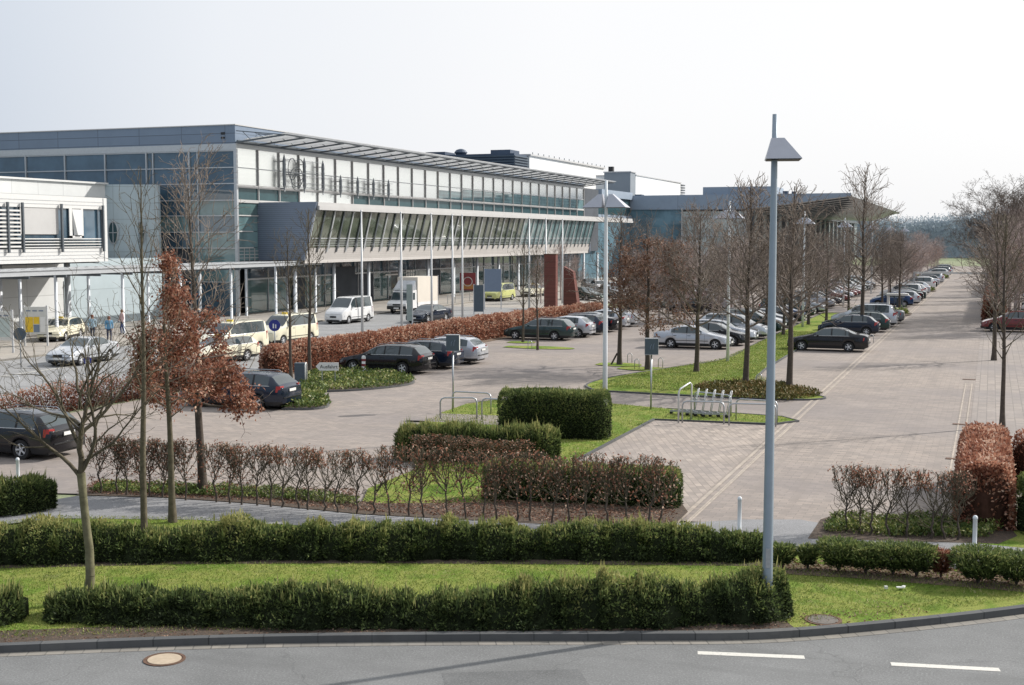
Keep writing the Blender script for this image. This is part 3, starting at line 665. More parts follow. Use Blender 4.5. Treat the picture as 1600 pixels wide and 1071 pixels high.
# --- foreground trees
def fg_pruned():
    # pollarded maple: clean stem to 2.5 m, then three strong limbs fanning out
    rg = np.random.default_rng(3); S = []
    stem = [(0, 0, 0), (.04, 0, .5), (.03, .02, 1.0), (-.02, .02, 1.5), (-.05, 0, 2.0), (-.08, 0, 2.45)]
    rr = [.10, .085, .08, .075, .072, .08]
    st = [(np.array(stem[i]), np.array(stem[i + 1]), rr[i], rr[i + 1], 0) for i in range(5)]
    def br(p, d, L, r, lev):
        m = max(2, int(L / .16)); cur = np.array(p, float); dd = np.array(d, float); dd /= np.linalg.norm(dd)
        for i in range(m):
            t = i / m; dd = dd + rg.normal(size=3) * (.07 + .03 * lev) + np.array([0, 0, .035]); dd /= np.linalg.norm(dd); nx = cur + dd * L / m
            r0 = max(r * (1 - t * .8), .004); r1 = max(r * (1 - (i + 1) / m * .8), .003); S.append((cur, nx, r0, r1, lev))
            if lev < 5 and t > .15:
                for _ in range((2 if lev == 1 and rg.random() < .4 else 1) if rg.random() < (.8 if lev < 4 else .35) else 0):
                    sd_ = np.cross(dd, rg.normal(size=3)); sd_ /= np.linalg.norm(sd_)
                    br(nx, dd * .8 + sd_ * rg.uniform(.4, .85), L * rg.uniform(.3, .55), r0 * .55, lev + 1)
            cur = nx
    top = np.array([-.08, 0, 2.45])
    br(top, (-.02, 0, 1), 2.5, .062, 1); br(top - [0, 0, .1], (-.6, .1, .75), 2.2, .042, 1); br(top, (.5, -.1, .75), 2.3, .045, 1)
    br(top + [0, 0, .5], (-.4, -.2, .9), 2.0, .04, 1); br(top + [0, 0, .7], (.62, .3, .7), 2.1, .04, 1); br(top + [0, 0, .9], (-.7, .4, .5), 1.9, .035, 1); br(top + [.05, 0, .2], (.8, 0, .42), 1.9, .03, 1)
    br(top + [0, 0, 1.2], (.3, -.5, .8), 1.7, .03, 1); br(top + [0, 0, 1.5], (-.2, .5, .8), 1.4, .03, 1)
    return segs_mesh('trunk', st, MT['bark_green'], (12,) * 5), segs_mesh('crown', S, MT['bark'], (6, 7, 5, 3, 3)), None
put_tree(fg_pruned(), 'bare pruned tree with green stem and fanned limbs on the front lawn', *G(139, 948), .09, YAW)
tB = tree_meshes(dict(seed=21, h=8.3, hb=3.2, r=.075, nb=34, spread=1.15, prof=oval, el0=40, el1=66, up=1.0, sub=(1, 2, 1), lev=3, br=.35), MT['bark'], MT['bark'], None, .007)
put_tree(tB, 'tall slender bare tree rising out of the long middle yew hedge', *G(226, 876), .09)
tC = tree_meshes(dict(seed=5, h=6.7, hb=2.5, r=.085, nb=38, spread=1.45, prof=lambda t: 1.05 - .8 * t, el0=12, el1=60, up=.5, sub=(1, 2, 1), lev=3, br=.35), MT['bark'], MT['twig'],
                 dict(z=(2.2, 6.3), n=8500, j=.11, L=(.06, .12), W=(.035, .065), mat=MT['leaf_rust'], keep=.95, r=lambda z: 1.3 - .24 * (z - 2.4)), .005)
put_tree(tC, 'young tree hung with russet leaves, its trunk behind the middle yew hedge', *G(270, 822), .09, name='russet_tree')
tD = tree_meshes(dict(seed=8, h=8.1, hb=2.3, r=.115, nb=64, spread=1.6, prof=lambda t: 1.05 - .45 * t, el0=5, el1=68, up=.8, sub=(2, 2, 1), lev=3, br=.4), MT['bark_dark'], MT['twig'],
                 dict(z=(2.0, 4.9), n=8500, j=.12, L=(.07, .13), W=(.04, .075), mat=MT['leaf_rust'], keep=.95, r=lambda z: 1.55 - .40 * (z - 2.2)), .010)
put_tree(tD, 'broad tree with russet leaves below and bare grey twigs above, in the hornbeam bed', *G(317, 775), .1, name='russet_tree')
# --- mid distance prototypes (pin oaks)
PR = []
for i, (hh, sp, hb, nb) in enumerate(((9, 2.3, 2.4, 40), (9.2, 2.0, 2.7, 44), (8.6, 2.6, 2.2, 38), (9.0, 1.8, 2.6, 36))):
    PR.append(tree_meshes(dict(seed=40 + i, h=hh, hb=hb, r=.135, nb=nb + 6, spread=sp * 1.3, prof=(lambda t: 1.3 * (1 - t) ** .85 + .09), el0=24, el1=60, up=.75, sub=(2, 1, 1), lev=3, br=.5), MT['bark_dark'], MT['twig'], None, .017))
slim = [tree_meshes(dict(seed=60 + i, h=7.2, hb=2.2, r=.08, nb=38, spread=1.3, prof=oval, el0=36, el1=62, up=1.0, sub=(1, 2, 1), lev=3, br=.38), MT['bark_dark'], MT['bark'], None, .013) for i in range(2)]
PRL = tree_meshes(dict(seed=47, h=7.6, hb=2.1, r=.13, nb=44, spread=2.2, prof=(lambda t: 1.1 * (1 - t) ** .7 + .12), el0=10, el1=60, up=.5, sub=(1, 2, 1), lev=3, br=.32), MT['bark_dark'], MT['twig'],
                  dict(z=(1.9, 6.8), n=8000, j=.12, L=(.10, .17), W=(.05, .09), mat=MT['leaf_brown'], keep=.8), .012)
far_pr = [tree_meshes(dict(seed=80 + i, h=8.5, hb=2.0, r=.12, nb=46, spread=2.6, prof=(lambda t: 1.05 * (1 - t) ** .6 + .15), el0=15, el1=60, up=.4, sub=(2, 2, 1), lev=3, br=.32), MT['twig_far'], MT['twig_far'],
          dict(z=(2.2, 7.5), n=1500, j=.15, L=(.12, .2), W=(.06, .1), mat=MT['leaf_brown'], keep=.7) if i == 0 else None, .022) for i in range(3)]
rows = [(455, 592, slim[0], 7.2, 'slim bare tree beside the small planted bed, left of its twin'), (484, 586, slim[1], 8.2, 'slim bare tree growing behind the arrow sign'),
        (817, 535, slim[0], 6.6, 'thin dark bare tree in front of the green estate car, left of the pair'), (840, 547, slim[1], 6.3, 'thin dark bare tree standing right in front of the green estate car'),
        (968, 570, PR[3], 8.3, 'narrow bare tree with a leaning stake at its foot'), (1088, 582, PR[0], 8.2, 'wide bare tree on the grass median in front of the silver sedan'),
        (1165, 604, PR[1], 9.0, 'tall bare tree at the reddish ground cover bed, left of the lamp post'), (1233, 611, PR[3], 9.2, 'tall bare tree in the tip of the median bed, right of the lamp post'),
        (1197, 524, PR[2], 7.4, 'bare tree on the far left edge of the median grass'), (1263, 508, PR[1], 7.6, 'bare tree on the median grass behind the dark sedan'), (1291, 504, PR[3], 7.4, 'slim bare tree behind the dark hatchback'),
        (1326, 490, PR[0], 7.4, 'bare tree on the far side of the silver people carrier'), (1347, 520, PR[3], 12.0, 'tallest bare tree of the median, rising above the roof wing'), (1224, 524, PR[0], 7.2, 'bare tree hidden partly by the front tree of the median'),
        (1378, 482, PR[2], 7.6, 'bare tree beside the low white barrier hut'), (1391, 478, PR[0], 7.4, 'bare tree just behind the low white barrier hut'), (1405, 486, PR[1], 7.2, 'bare tree at the end of the mossy island bed'),
        (1553, 563, PR[3], 8.4, 'bare tree on the paving behind the front right tree'), (1566, 667, slim[1], 7.6, 'dark thin tree growing out of the russet hedge at the right')]
for i, (u, v, ms, h, lb) in enumerate(rows):
    x, y = G(u, v); base = 7.2 if ms in slim else 9.0
    put_tree(ms, lb, x, y, 0, i * 1.7, h / base * (1.0 if h / base < 1.2 else .85), sz=h / base)
put_tree(PRL, 'tree full of brownish withered leaves between the lamp post and the sign box', *G(1012, 578), 0, .4, name='russet_tree')
fr = np.random.default_rng(5)
G_FAR = 'hazy bare trees of the distant lots'
# rows further up the lane and in the lots behind
for y in (150, 160, 171, 182, 194, 207, 221, 236, 252, 270, 290):
    put_tree(far_pr[int(y) % 3], 'hazy bare tree of the row beside the lane far away', -10.5 + fr.normal() * .4, y, 0, y, .74 + fr.normal() * .06, group=G_FAR)
for k in range(44):
    x = fr.uniform(-46, -15); y = fr.uniform(112, 215)
    if x < -36 and y < 125: continue
    x = round(x / 7.5) * 7.5 + fr.normal() * .5
    put_tree(far_pr[k % 3], 'hazy bare tree in the distant car park lots', x, y, 0, k, .48 + fr.random() * .2, group=G_FAR)
for k in range(12):
    put_tree(far_pr[k % 3], 'hazy bare tree in the distant car park lots', fr.uniform(-28, -19), fr.uniform(99, 118), 0, k, .55 + fr.random() * .2, group=G_FAR)
# big old trees at the right edge
big = [tree_meshes(dict(seed=90 + i, h=16, hb=3.0, r=.32, nb=34, spread=5.2, prof=lambda t: .75 + .5 * math.sin(math.pi * t) - .25 * t, el0=12, el1=60, up=.25, sub=(1, 2, 2), lev=4, br=.45), MT['bark_dark'], MT['twig'], None, .024) for i in range(2)]
for k, (x, y, s) in enumerate(((.9, 112, .80), (4.6, 121, .84), (6.2, 103, .78))):
    put_tree(big[k % 2], ['old spreading bare tree over the right lane edge', 'old bare tree with wide crown near the right edge, behind the red car', 'old bare tree standing farthest to the right'][k], x, y, 0, k * 2.2 + .4, s * .78, sz=s * .74)
for k in range(24):
    put_tree(far_pr[k % 3], 'brownish bare tree right of the lane behind the parked red car', 1.4 + fr.random() * 8, 106 + k * 5 + fr.normal() * 2, 0, k, .8 + fr.random() * .35, group='bare trees right of the lane')

# ---- hornbeam hedge plants trained flat (individuals)
def hedge_plant(seed, h=1.55, w=.62, leaves=60, lean=0., top=False):
    rg = np.random.default_rng(seed); S = []; tips = []
    pts = [np.array([0, 0, 0.])]
    n = 6
    for i in range(n): pts.append(pts[-1] + np.array([rg.normal() * .025 + lean * .03, rg.normal() * .02, h * .5 / n]))
    for i in range(n): S.append((pts[i], pts[i + 1], .030 - .002 * i, .028 - .002 * i, 0))
    def br(p, d, L, r, lev):
        m = max(2, int(L / .09)); cur = p; dd = d / np.linalg.norm(d)
        for i in range(m):
            dd = dd + rg.normal(size=3) * np.array([.2, .15, .15]) + np.array([0, 0, .16 if lev > 0 else 0]); dd[1] *= .9; dd /= np.linalg.norm(dd); nx = cur + dd * L / m
            if nx[2] > h or abs(nx[0]) > w * .62 or abs(nx[1]) > .26: break
            S.append((cur, nx, max(r * (1 - .6 * i / m), .0065), max(r * (1 - .6 * (i + 1) / m), .005), lev))
            if lev < 3 and rg.random() < .62: br(nx, dd + rg.normal(size=3) * np.array([.9, .5, .4]), L * .6, r * .6, lev + 1)
            cur = nx; tips.append(cur)
    for k in range(7): br(pts[-1] - np.array([0, 0, .05 * k]), np.array([rg.choice([-1, 1]) * rg.uniform(.2, 1.1), rg.normal() * .3, .9]), h * .62, .012, 1)
    for k in range(8): 
        i = rg.integers(2, n); br(pts[i], np.array([rg.choice([-1, 1]) * 1., rg.normal() * .4, .15]), w * .55, .006, 2)
    tr = segs_mesh('trunk', [s for s in S if s[4] == 0], MT['bark_dark'], (6,) * 5); cr = segs_mesh('crown', [s for s in S if s[4] > 0], MT['bark'], (4, 4, 3, 3, 3))
    T = np.array(tips); T = T[T[:, 2] > h * .72] if top else T; idx = rg.integers(0, len(T), leaves); C = T[idx] + rg.normal(size=(leaves, 3)) * .03; D = rg.normal(size=(leaves, 3)) - np.array([0, 0, .3])
    lv = cards(C, D, rg.uniform(.05, .09, leaves), rg.uniform(.03, .05, leaves), np.clip(rg.normal(.62, .25, leaves), 0, 1), MT['leaf_rust'], 'leaves')
    return tr, cr, lv
HPb = [hedge_plant(200 + i, leaves=90 + 60 * (i % 2), top=True) for i in range(5)]
HPr = [hedge_plant(220 + i, leaves=240) for i in range(4)]
HPd = [hedge_plant(240 + i, leaves=190) for i in range(4)]
def rowof(uvs, kinds, lb, grp, rz, hs=1.0):
    for i, (u, v) in enumerate(uvs):
        ms = kinds[(i * 3 + i // 4) % len(kinds)]; x, y = G(u + 3 * math.sin(i * 2.7), v, .1)
        put_tree(ms, lb, x, y, .1, rz + (math.pi if (i * 7) % 3 == 0 else 0), 1.0, name='hornbeam_plant', group=grp, sz=hs + .04 * math.sin(i * 2.1)).__setitem__('category', 'hedge plant')
rowof([(158, 771), (182, 772), (200, 774), (218, 776), (236, 777), (252, 778), (272, 780), (290, 782)], HPr, 'slender hornbeam plant with pinkish brown leaves, left part of the row beside the footpath', 'hornbeam plants left of the broad russet tree', rad(20))
rowof([(338, 785), (358, 787), (380, 789)], HPr, 'low leafy russet hornbeam plant just right of the broad russet tree trunk', 'leafy hornbeam plants right of the broad russet tree', rad(15))
rowof([(402, 790), (422, 792), (443, 793), (465, 795), (484, 797), (504, 799), (530, 801), (557, 802), (583, 803)], HPb, 'nearly leafless hornbeam plant with a fanned top beside the footpath', 'bare hornbeam plants in the middle of the row', rad(12))
rowof([(609, 805), (638, 806), (665, 808), (694, 809)], HPd, 'brown leafed hornbeam plant with a clear stem in front of the grass island', 'leafy hornbeam plants before the grass island', rad(12), 1.12)
rowof([(728, 811), (755, 812), (780, 813), (805, 814), (832, 815), (860, 817), (890, 818), (918, 819), (950, 820), (980, 821), (1010, 822), (1036, 822)], HPd, 'withered hornbeam plant pressed against the clipped yew hedge', 'withered hornbeam plants before the clipped yew hedge', rad(10), 1.08)
rowof([(1322, 831), (1342, 834), (1362, 836), (1387, 838), (1420, 840), (1452, 842), (1478, 843), (1496, 844)], HPb, 'bare clipped hornbeam plant in the right row beside the lane', 'bare hornbeam plants right of the lane mouth', rad(-2))
# second row behind the clipped yew, tops only
for (a, b, n, y, kind, lb, grp) in ((-16.2, -12.8, 8, 35.2, HPd, 'brown hornbeam plant in the inner row between the two green hedges', 'inner row of brown hornbeam plants'),):
    for i in range(n):
        put_tree(kind[i % 3], lb, a + (b - a) * i / (n - 1), y + .2 * math.sin(i), .03, i * 3.1416, 1.0, name='hornbeam_plant', group=grp, sz=.56)['category'] = 'hedge plant'

# ---- ground cover, grass tufts, litter (uncountable)
def in_poly(X, Y, poly):
    P = np.array(poly); ins = np.zeros(len(X), bool); j = len(P) - 1
    for i in range(len(P)):
        c = ((P[i, 1] > Y) != (P[j, 1] > Y)) & (X < (P[j, 0] - P[i, 0]) * (Y - P[i, 1]) / (P[j, 1] - P[i, 1] + 1e-12) + P[i, 0]); ins ^= c; j = i
    return ins
def scatter(poly, n):
    P = np.array(poly); lo, hi = P.min(0), P.max(0); X = RNG.uniform(lo[0], hi[0], n * 3); Y = RNG.uniform(lo[1], hi[1], n * 3); k = in_poly(X, Y, poly); return X[k][:n], Y[k][:n]
def carpet(name, label, cat, poly, n, mat, L, W, z, hfun=None, up=.6, flat=False):
    X, Y = scatter(poly, n); k = len(X); Z = RNG.random(k) * (hfun if hfun else 0)
    if hfun: Z *= (.55 + .45 * vnoise(X, Y, X * 0, 2.2))
    D = RNG.normal(size=(k, 3)); D[:, 2] = np.abs(D[:, 2]) * .4 + up
    if flat: D[:, 2] = RNG.random(k) * .25
    ti = np.clip(.5 + .25 * vnoise(X, Y, Z, 1.3) + .22 * RNG.normal(size=k), 0, 1)
    me = cards(np.stack([X, Y, Z], 1), D, RNG.uniform(*L, k), RNG.uniform(*W, k), ti, mat, name)
    o = bpy.data.objects.new(name, me); link(o); o.location.z = z; return tag(o, label, cat, kind='stuff')
lawn_poly = off_line(front, .5) + LG((1800, 925), (1600, 905), (1400, 885), (1215, 884), (600, 888), (300, 886), (0, 893), (-200, 900))
lawn_poly = [p for p in lawn_poly if -21 < p[0] < 4]
carpet('grass', 'short patchy grass of the front lawn', 'grass', lawn_poly, 60000, MT['grassblade'], (.03, .075), (.008, .016), .088, up=1.0)
carpet('grass', 'grass strip between the left bush and the footpath', 'grass', LG((-60, 850), (0, 822), (90, 812), (300, 815), (420, 820), (400, 845), (100, 850)), 9000, MT['grassblade'], (.03, .08), (.008, .016), .088, up=1.0)
carpet('grass', 'grass of the median between the parking rows', 'grass', [(-17.2, 56), (-8, 56), (-11, 65), (-11.3, 95), (-14.2, 95), (-14.2, 72), (-17, 61)], 30000, MT['grassblade'], (.05, .10), (.02, .035), .03, up=1.0)
carpet('grass', 'grass of the island between the hedges', 'grass', isl, 26000, MT['grassblade'], (.04, .09), (.012, .022), .03, up=1.0)
carpet('leaf_litter', 'brown fallen leaves under the hornbeam row', 'leaf litter', LG((120, 776), (400, 789), (560, 805), (900, 824), (1052, 824), (1060, 785), (560, 790), (560, 770), (420, 768), (150, 755)), 9000, MT['leaf_brown'], (.04, .09), (.03, .055), .108, flat=True)
carpet('leaf_litter', 'pale fallen leaves along the near kerb', 'leaf litter', off_line(front, .2)[10:60] + list(reversed(off_line(front, 1.0)[10:60])), 4200, MT['leaf_brown'], (.03, .06), (.02, .04), .10, flat=True)
carpet('leaf_litter', 'fallen leaves in the bed at the right young yews', 'leaf litter', LG((1225, 897), (1330, 903), (1600, 925), (1640, 905), (1400, 885), (1225, 880)), 1500, MT['leaf_brown'], (.04, .08), (.03, .05), .104, flat=True)
carpet('ground_cover', 'low evergreen ground cover under the left hornbeam row', 'ground cover', LG((140, 775), (410, 785), (560, 797), (560, 786), (410, 770), (160, 762)), 5200, MT['cover'], (.06, .12), (.03, .06), .1, .22)
carpet('ground_cover', 'low evergreen ground cover under the right hornbeam row', 'ground cover', LG((1285, 838), (1400, 846), (1540, 848), (1570, 832), (1490, 820), (1300, 818)), 6500, MT['cover'], (.06, .12), (.03, .06), .1, .30)
carpet('ground_cover', 'yellow green ground cover around the arrow sign', 'ground cover', bed1, 5200, MT['cover'], (.10, .18), (.06, .10), .05, .35)
carpet('ground_cover', 'yellow green ground cover behind the dark blue estate car', 'ground cover', bed2, 2200, MT['cover'], (.10, .18), (.06, .10), .05, .4)
carpet('ground_cover', 'reddish ground cover in the tip of the grass median', 'ground cover', LG((1085, 608), (1150, 601), (1225, 605), (1285, 620), (1230, 628), (1120, 622)), 6000, MT['cover_rust'], (.10, .18), (.05, .09), .04, .38)
for k, yy in enumerate((118, 172, 230)):
    carpet('ground_cover', ['mossy shrubs on the island bed in front of the blue car', 'green shrubs on the island beside the far row of cars', 'green shrubs on the farthest island'][k], 'ground cover', [(-12, yy), (-7.4, yy - .6), (-6.8, yy + 2), (-7.4, yy + 5), (-12, yy + 4)], 2500, MT['cover'], (.16, .28), (.1, .18), .05, .6)

# ---- far wood, distance haze put into its pale bluish colours
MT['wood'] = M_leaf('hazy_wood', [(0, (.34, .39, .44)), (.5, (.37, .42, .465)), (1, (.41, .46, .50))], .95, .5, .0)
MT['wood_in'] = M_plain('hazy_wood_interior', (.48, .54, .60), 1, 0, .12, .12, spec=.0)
def wood(name, label, x0, x1, y, h, n, seed, depth=25):
    rg = np.random.default_rng(seed); X = rg.uniform(x0, x1, n); Y = y + rg.uniform(0, depth, n)
    top = h * (.86 + .14 * vnoise(X, X * 0, X * 0, .06) + .05 * vnoise(X, Y, X * 0, .7) + .05 * rg.normal(size=n)); Z = rg.random(n) ** .8 * top
    D = rg.normal(size=(n, 3)) + [0, 0, 1.2]; ti = np.clip(.5 + .3 * vnoise(X, Y, Z, .25) + .15 * rg.normal(size=n), 0, 1)
    me = cards(np.stack([X, Y, Z], 1), D, rg.uniform(.5, 1.0, n), rg.uniform(.3, .55, n), ti, MT['wood'], name)
    o = bpy.data.objects.new(name, me); link(o); tag(o, label, 'wood', kind='stuff')
    mb = MB(); xs = np.linspace(x0, x1, 90); hh_ = h * (.80 + .12 * vnoise(xs, xs * 0, xs * 0, .06) + .03 * vnoise(xs, xs * 0, xs * 0, .7))
    for i in range(89): mb.poly([(xs[i], y + 4, 0), (xs[i + 1], y + 4, 0), (xs[i + 1], y + 4, hh_[i + 1]), (xs[i], y + 4, hh_[i])])
    mb.build('wood_interior', MT['wood_in'], o); return o
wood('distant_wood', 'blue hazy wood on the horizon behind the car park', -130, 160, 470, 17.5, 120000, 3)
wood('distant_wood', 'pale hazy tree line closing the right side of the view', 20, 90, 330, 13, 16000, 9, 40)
# ================================================================ terminal building
ZB = 0.02
def M_trans(name, c, f):
    m, nt, b = _new(name); b.inputs['Base Color'].default_value = (*c, 1); b.inputs['Roughness'].default_value = .6
    t = nt.nodes.new('ShaderNodeBsdfTranslucent'); t.inputs['Color'].default_value = (*c, 1); mx = nt.nodes.new('ShaderNodeMixShader'); mx.inputs[0].default_value = f
    nt.links.new(b.outputs[0], mx.inputs[1]); nt.links.new(t.outputs[0], mx.inputs[2]); nt.links.new(mx.outputs[0], nt.nodes['Material Output'].inputs['Surface']); return m
MT['slat_lit'] = M_trans('frosted_glass_slats', (.78, .79, .80), .55)
MB_ = dict(
    fascia=M_panel('blue_grey_fascia', (.175, .225, .30), 4.5, .8, .45, .04, .2, 'XZ', .55, .035),
    fascia_y=M_panel('blue_grey_fascia_far', (.27, .33, .41), 9, 6, .5, .04, .1, 'XZ', .7, .05),  # paler than the near fascia: distance haze put into the colour
    cladding=M_panel('horizontal_metal_cladding', (.19, .23, .30), 40, .18, .4, .03, .3, 'XZ', .6, .02),
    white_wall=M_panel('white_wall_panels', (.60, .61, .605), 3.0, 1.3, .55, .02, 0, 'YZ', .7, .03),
    white_shade=M_panel('shaded_wall_panels', (.40, .47, .50), 2.4, 1.42, .5, .03, 0, 'XZ', .72, .03),  # white panels darkened and blued, wall shade put into the colour
    louvre=M_plain('white_louvre', (.62, .62, .61), .45, 0, .05, world=True),
    band=M_panel('parapet_boards', (.50, .475, .455), 3.6, .19, .5, .03, 0, 'YZ', .72, .012),
    ledge=M_plain('ledge_metal', (.46, .455, .45), .5, 0, .05, .5, world=True),
    steel=M_plain('facade_steel', (.46, .48, .50), .4, .3, .06),
    steel_mid=M_plain('mid_steel', (.20, .22, .24), .4, .3, .08),
    steel_dark=M_plain('dark_truss_steel', (.10, .115, .13), .5, .3, .1),
    roofwhite=M_panel('white_roof_cladding', (.74, .745, .74), 2.2, 30, .5, .02, 0, 'YZ', .85, .03),
    roofdark=M_plain('roof_plant_blue', (.045, .07, .115), .55, .1, .12, .5),
    roof=M_plain('roof_felt', (.3, .3, .3), .9, 0, .1, .3),
    tower=M_plain('grey_tower_sheet', (.20, .225, .25), .7, 0, .06, .4, world=True),
    soffit=M_plain('pale_soffit', (.44, .47, .50), .7, 0, .05, .2, world=True),
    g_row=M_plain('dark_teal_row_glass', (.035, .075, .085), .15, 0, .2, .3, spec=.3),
    g_dark=M_glass('dark_blue_glass', (.055, .10, .14), .03, 1.0),
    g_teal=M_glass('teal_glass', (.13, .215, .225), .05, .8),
    g_green=M_glass('green_shop_glass', (.09, .15, .15), .05, 1.0),
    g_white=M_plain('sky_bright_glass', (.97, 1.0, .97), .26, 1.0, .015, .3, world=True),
    g_slope=M_glass('sloping_green_glass', (.085, .105, .075), .08, .9),
    g_t2=M_glass('blue_hall_glass', (.13, .215, .265), .3, .2),  # hall glass tones lightened to carry the distance haze
    g_t2b=M_glass('pale_hall_glass', (.42, .46, .45), .3, .3),
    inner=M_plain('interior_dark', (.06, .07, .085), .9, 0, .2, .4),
    blue=M_plain('blue_sign', (.02, .03, .22), .5),
)
XF, Y0, Y1 = -62.0, 96.4, 198.0
T1 = thing('terminal_building', 'long steel and glass terminal with white framed upper glazing and a sloping glass storey', 'terminal', (XF, Y0, ZB))
def part(mb, name, mat, parent=T1, smooth=False):
    o = mb.build(name, mat, None, smooth); o.data.transform(Matrix.Translation(-parent.matrix_world.translation if False else Vector((-parent.location.x, -parent.location.y, -parent.location.z)))); o.parent = parent; return o
bays = [Y0 + .05] + [100.0 + 3.63 * k for k in range(28)]     # mullion lines on the front
bays = [b for b in bays if b <= Y1 + .5]
Y1 = bays[-1]
# body core
part(MB().box(-125, XF - .5, Y0 + .35, 208, 4.7, 15.0).box(-125, -64.6, Y0 + .35, 208, 0, 4.7), 'inner_hall', MB_['inner'])
part(MB().box(-125, XF + .02, Y0, Y1, 15.1, 16.7), 'roof_slab', MB_['fascia'])
part(MB().box(-125, XF + .10, Y0 - .08, Y1, 16.7, 16.78), 'roof_edge', MB_['ledge'])
part(MB().box(-125, XF + .06, Y0 - .06, Y0, 14.55, 15.1).box(XF, XF + .1, Y0 - .06, Y1, 14.75, 15.12), 'fascia_strip', MB_['steel'])
# corner column
part(MB().box(XF - .12, XF + .16, Y0 - .1, Y0 + .16, 0, 15.1), 'corner_post', MB_['steel'])
# side facade (faces the camera): glazing grid
zr = [14.5, 13.05, 11.65, 10.2, 8.85, 7.4, 6.0, 4.6, 3.0, .1]
side = [XF - .15, -66.75, -71.3, -75.8, -80.3, -84.8, -89.3, -93.8, -98.3]
for i in range(len(side) - 1):
    xa, xb = side[i + 1], side[i]
    top_only = i >= 2
    for j in range(len(zr) - 1):
        if top_only and j > 2: continue
        if i == 1 and j > 5: continue
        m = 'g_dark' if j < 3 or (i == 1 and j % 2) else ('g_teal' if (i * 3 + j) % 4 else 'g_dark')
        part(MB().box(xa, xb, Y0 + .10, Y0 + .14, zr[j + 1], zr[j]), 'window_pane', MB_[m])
    part(MB().box(xa - .06, xa + .06, Y0 - .05, Y0 + .12, 0 if i < 2 else 11.0, 14.55), 'mullion', MB_['steel'])
for j, z in enumerate(zr[:-1]):
    part(MB().box(-71.3 if j > 2 else -98.3, XF, Y0 - .02, Y0 + .11, z - .045, z + .045), 'transom', MB_['steel'])
# doubled mullions near the corner
for x in (-65.9, -70.6): part(MB().box(x - .05, x + .05, Y0 - .03, Y0 + .1, 0, 14.5), 'mullion', MB_['steel'])
part(MB().box(-63.4, -63.0, Y0 - .05, Y0 - .01, 15.9, 16.1).box(-63.4, -63.0, Y0 - .05, Y0 - .01, 15.55, 15.7), 'wall_vent', MT['black'])
# front facade upper glazing
for k in range(len(bays) - 1):
    a, b = bays[k], bays[k + 1]
    part(MB().box(XF - .06, XF - .02, a, b, 13.05, 14.75), 'window_pane', MB_['g_white'])
    if b < 142: part(MB().box(XF - .06, XF - .02, a, b, 11.55, 13.05), 'window_pane', MB_['g_white'])
    else:
        hz = 12.6 if b < 150 else 12.95
        part(MB().box(XF - .06, XF - .02, a, b, 11.55, hz), 'window_pane', MB_['g_teal'])  # teal panes stand in for a dark reflection in the glazing
        if hz < 13: part(MB().box(XF - .061, XF - .021, a, b, hz, 13.05), 'window_pane', MB_['g_white'])
    if a < 103 or b > 118.5:
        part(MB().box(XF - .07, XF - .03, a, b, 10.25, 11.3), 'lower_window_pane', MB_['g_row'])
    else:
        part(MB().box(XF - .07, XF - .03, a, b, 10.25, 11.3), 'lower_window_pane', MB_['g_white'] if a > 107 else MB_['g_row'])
for k, a in enumerate(bays):
    part(MB().box(XF - .05, XF + .12, a - .045, a + .045, 10.2, 14.8), 'mullion', MB_['ledge'])
part(MB().box(XF - .04, XF + .07, Y0, Y1, 13.02, 13.09), 'transom', MB_['steel'])
part(MB().box(XF - .04, XF + .09, Y0, Y1, 11.3, 11.56), 'transom', MB_['ledge'])
part(MB().box(XF - .04, XF + .10, Y0, Y1, 10.0, 10.26), 'transom', MB_['ledge'])
# first bay below: glass with grid at the corner
for z0, z1, m in ((8.9, 10.0, 'g_green'), (7.5, 8.85, 'g_teal'), (6.05, 7.45, 'g_teal'), (4.9, 6.0, 'g_teal')):
    part(MB().box(XF - .07, XF - .03, Y0, 99.9, z0, z1), 'window_pane', MB_[m])
for z in (8.87, 7.47, 6.02): part(MB().box(XF - .04, XF + .08, Y0, 99.0 if z < 8 else 99.9, z - .05, z + .05), 'transom', MB_['ledge'])
gm = MB()
for i in range(5): gm.box(XF - .02, XF + .03, Y0 + .3 + i * .85, Y0 + .36 + i * .85, 4.85, 6.0)
for z in (5.1, 5.4, 5.7): gm.box(XF - .02, XF + .03, Y0 + .2, 99.9, z, z + .05)
part(gm, 'window_grid', MB_['ledge'])
# side wall of the sloping storey, metal clad, facing the camera
yb = 99.94
part(MB().hexa([(-62.1, yb, 4.9), (-57.35, yb, 4.9), (-57.35, yb + .3, 4.9), (-62.1, yb + .3, 4.9), (-62.1, yb, 10.08), (-56.02, yb, 10.08), (-56.02, yb + .3, 10.08), (-62.1, yb + .3, 10.08)]), 'side_cladding', MB_['cladding'])
# ledge roof
YL = 206.0
part(MB().box(XF, -56.0, yb + .3, YL, 9.72, 10.06), 'ledge_roof', MB_['ledge'])
part(MB().box(-56.1, -55.88, yb + .31, YL, 9.38, 9.74), 'ledge_gutter', MB_['ledge'])
part(MB().box(-62.0, -56.2, yb + .31, 198, 9.35, 9.70), 'soffit', MB_['steel_dark'])
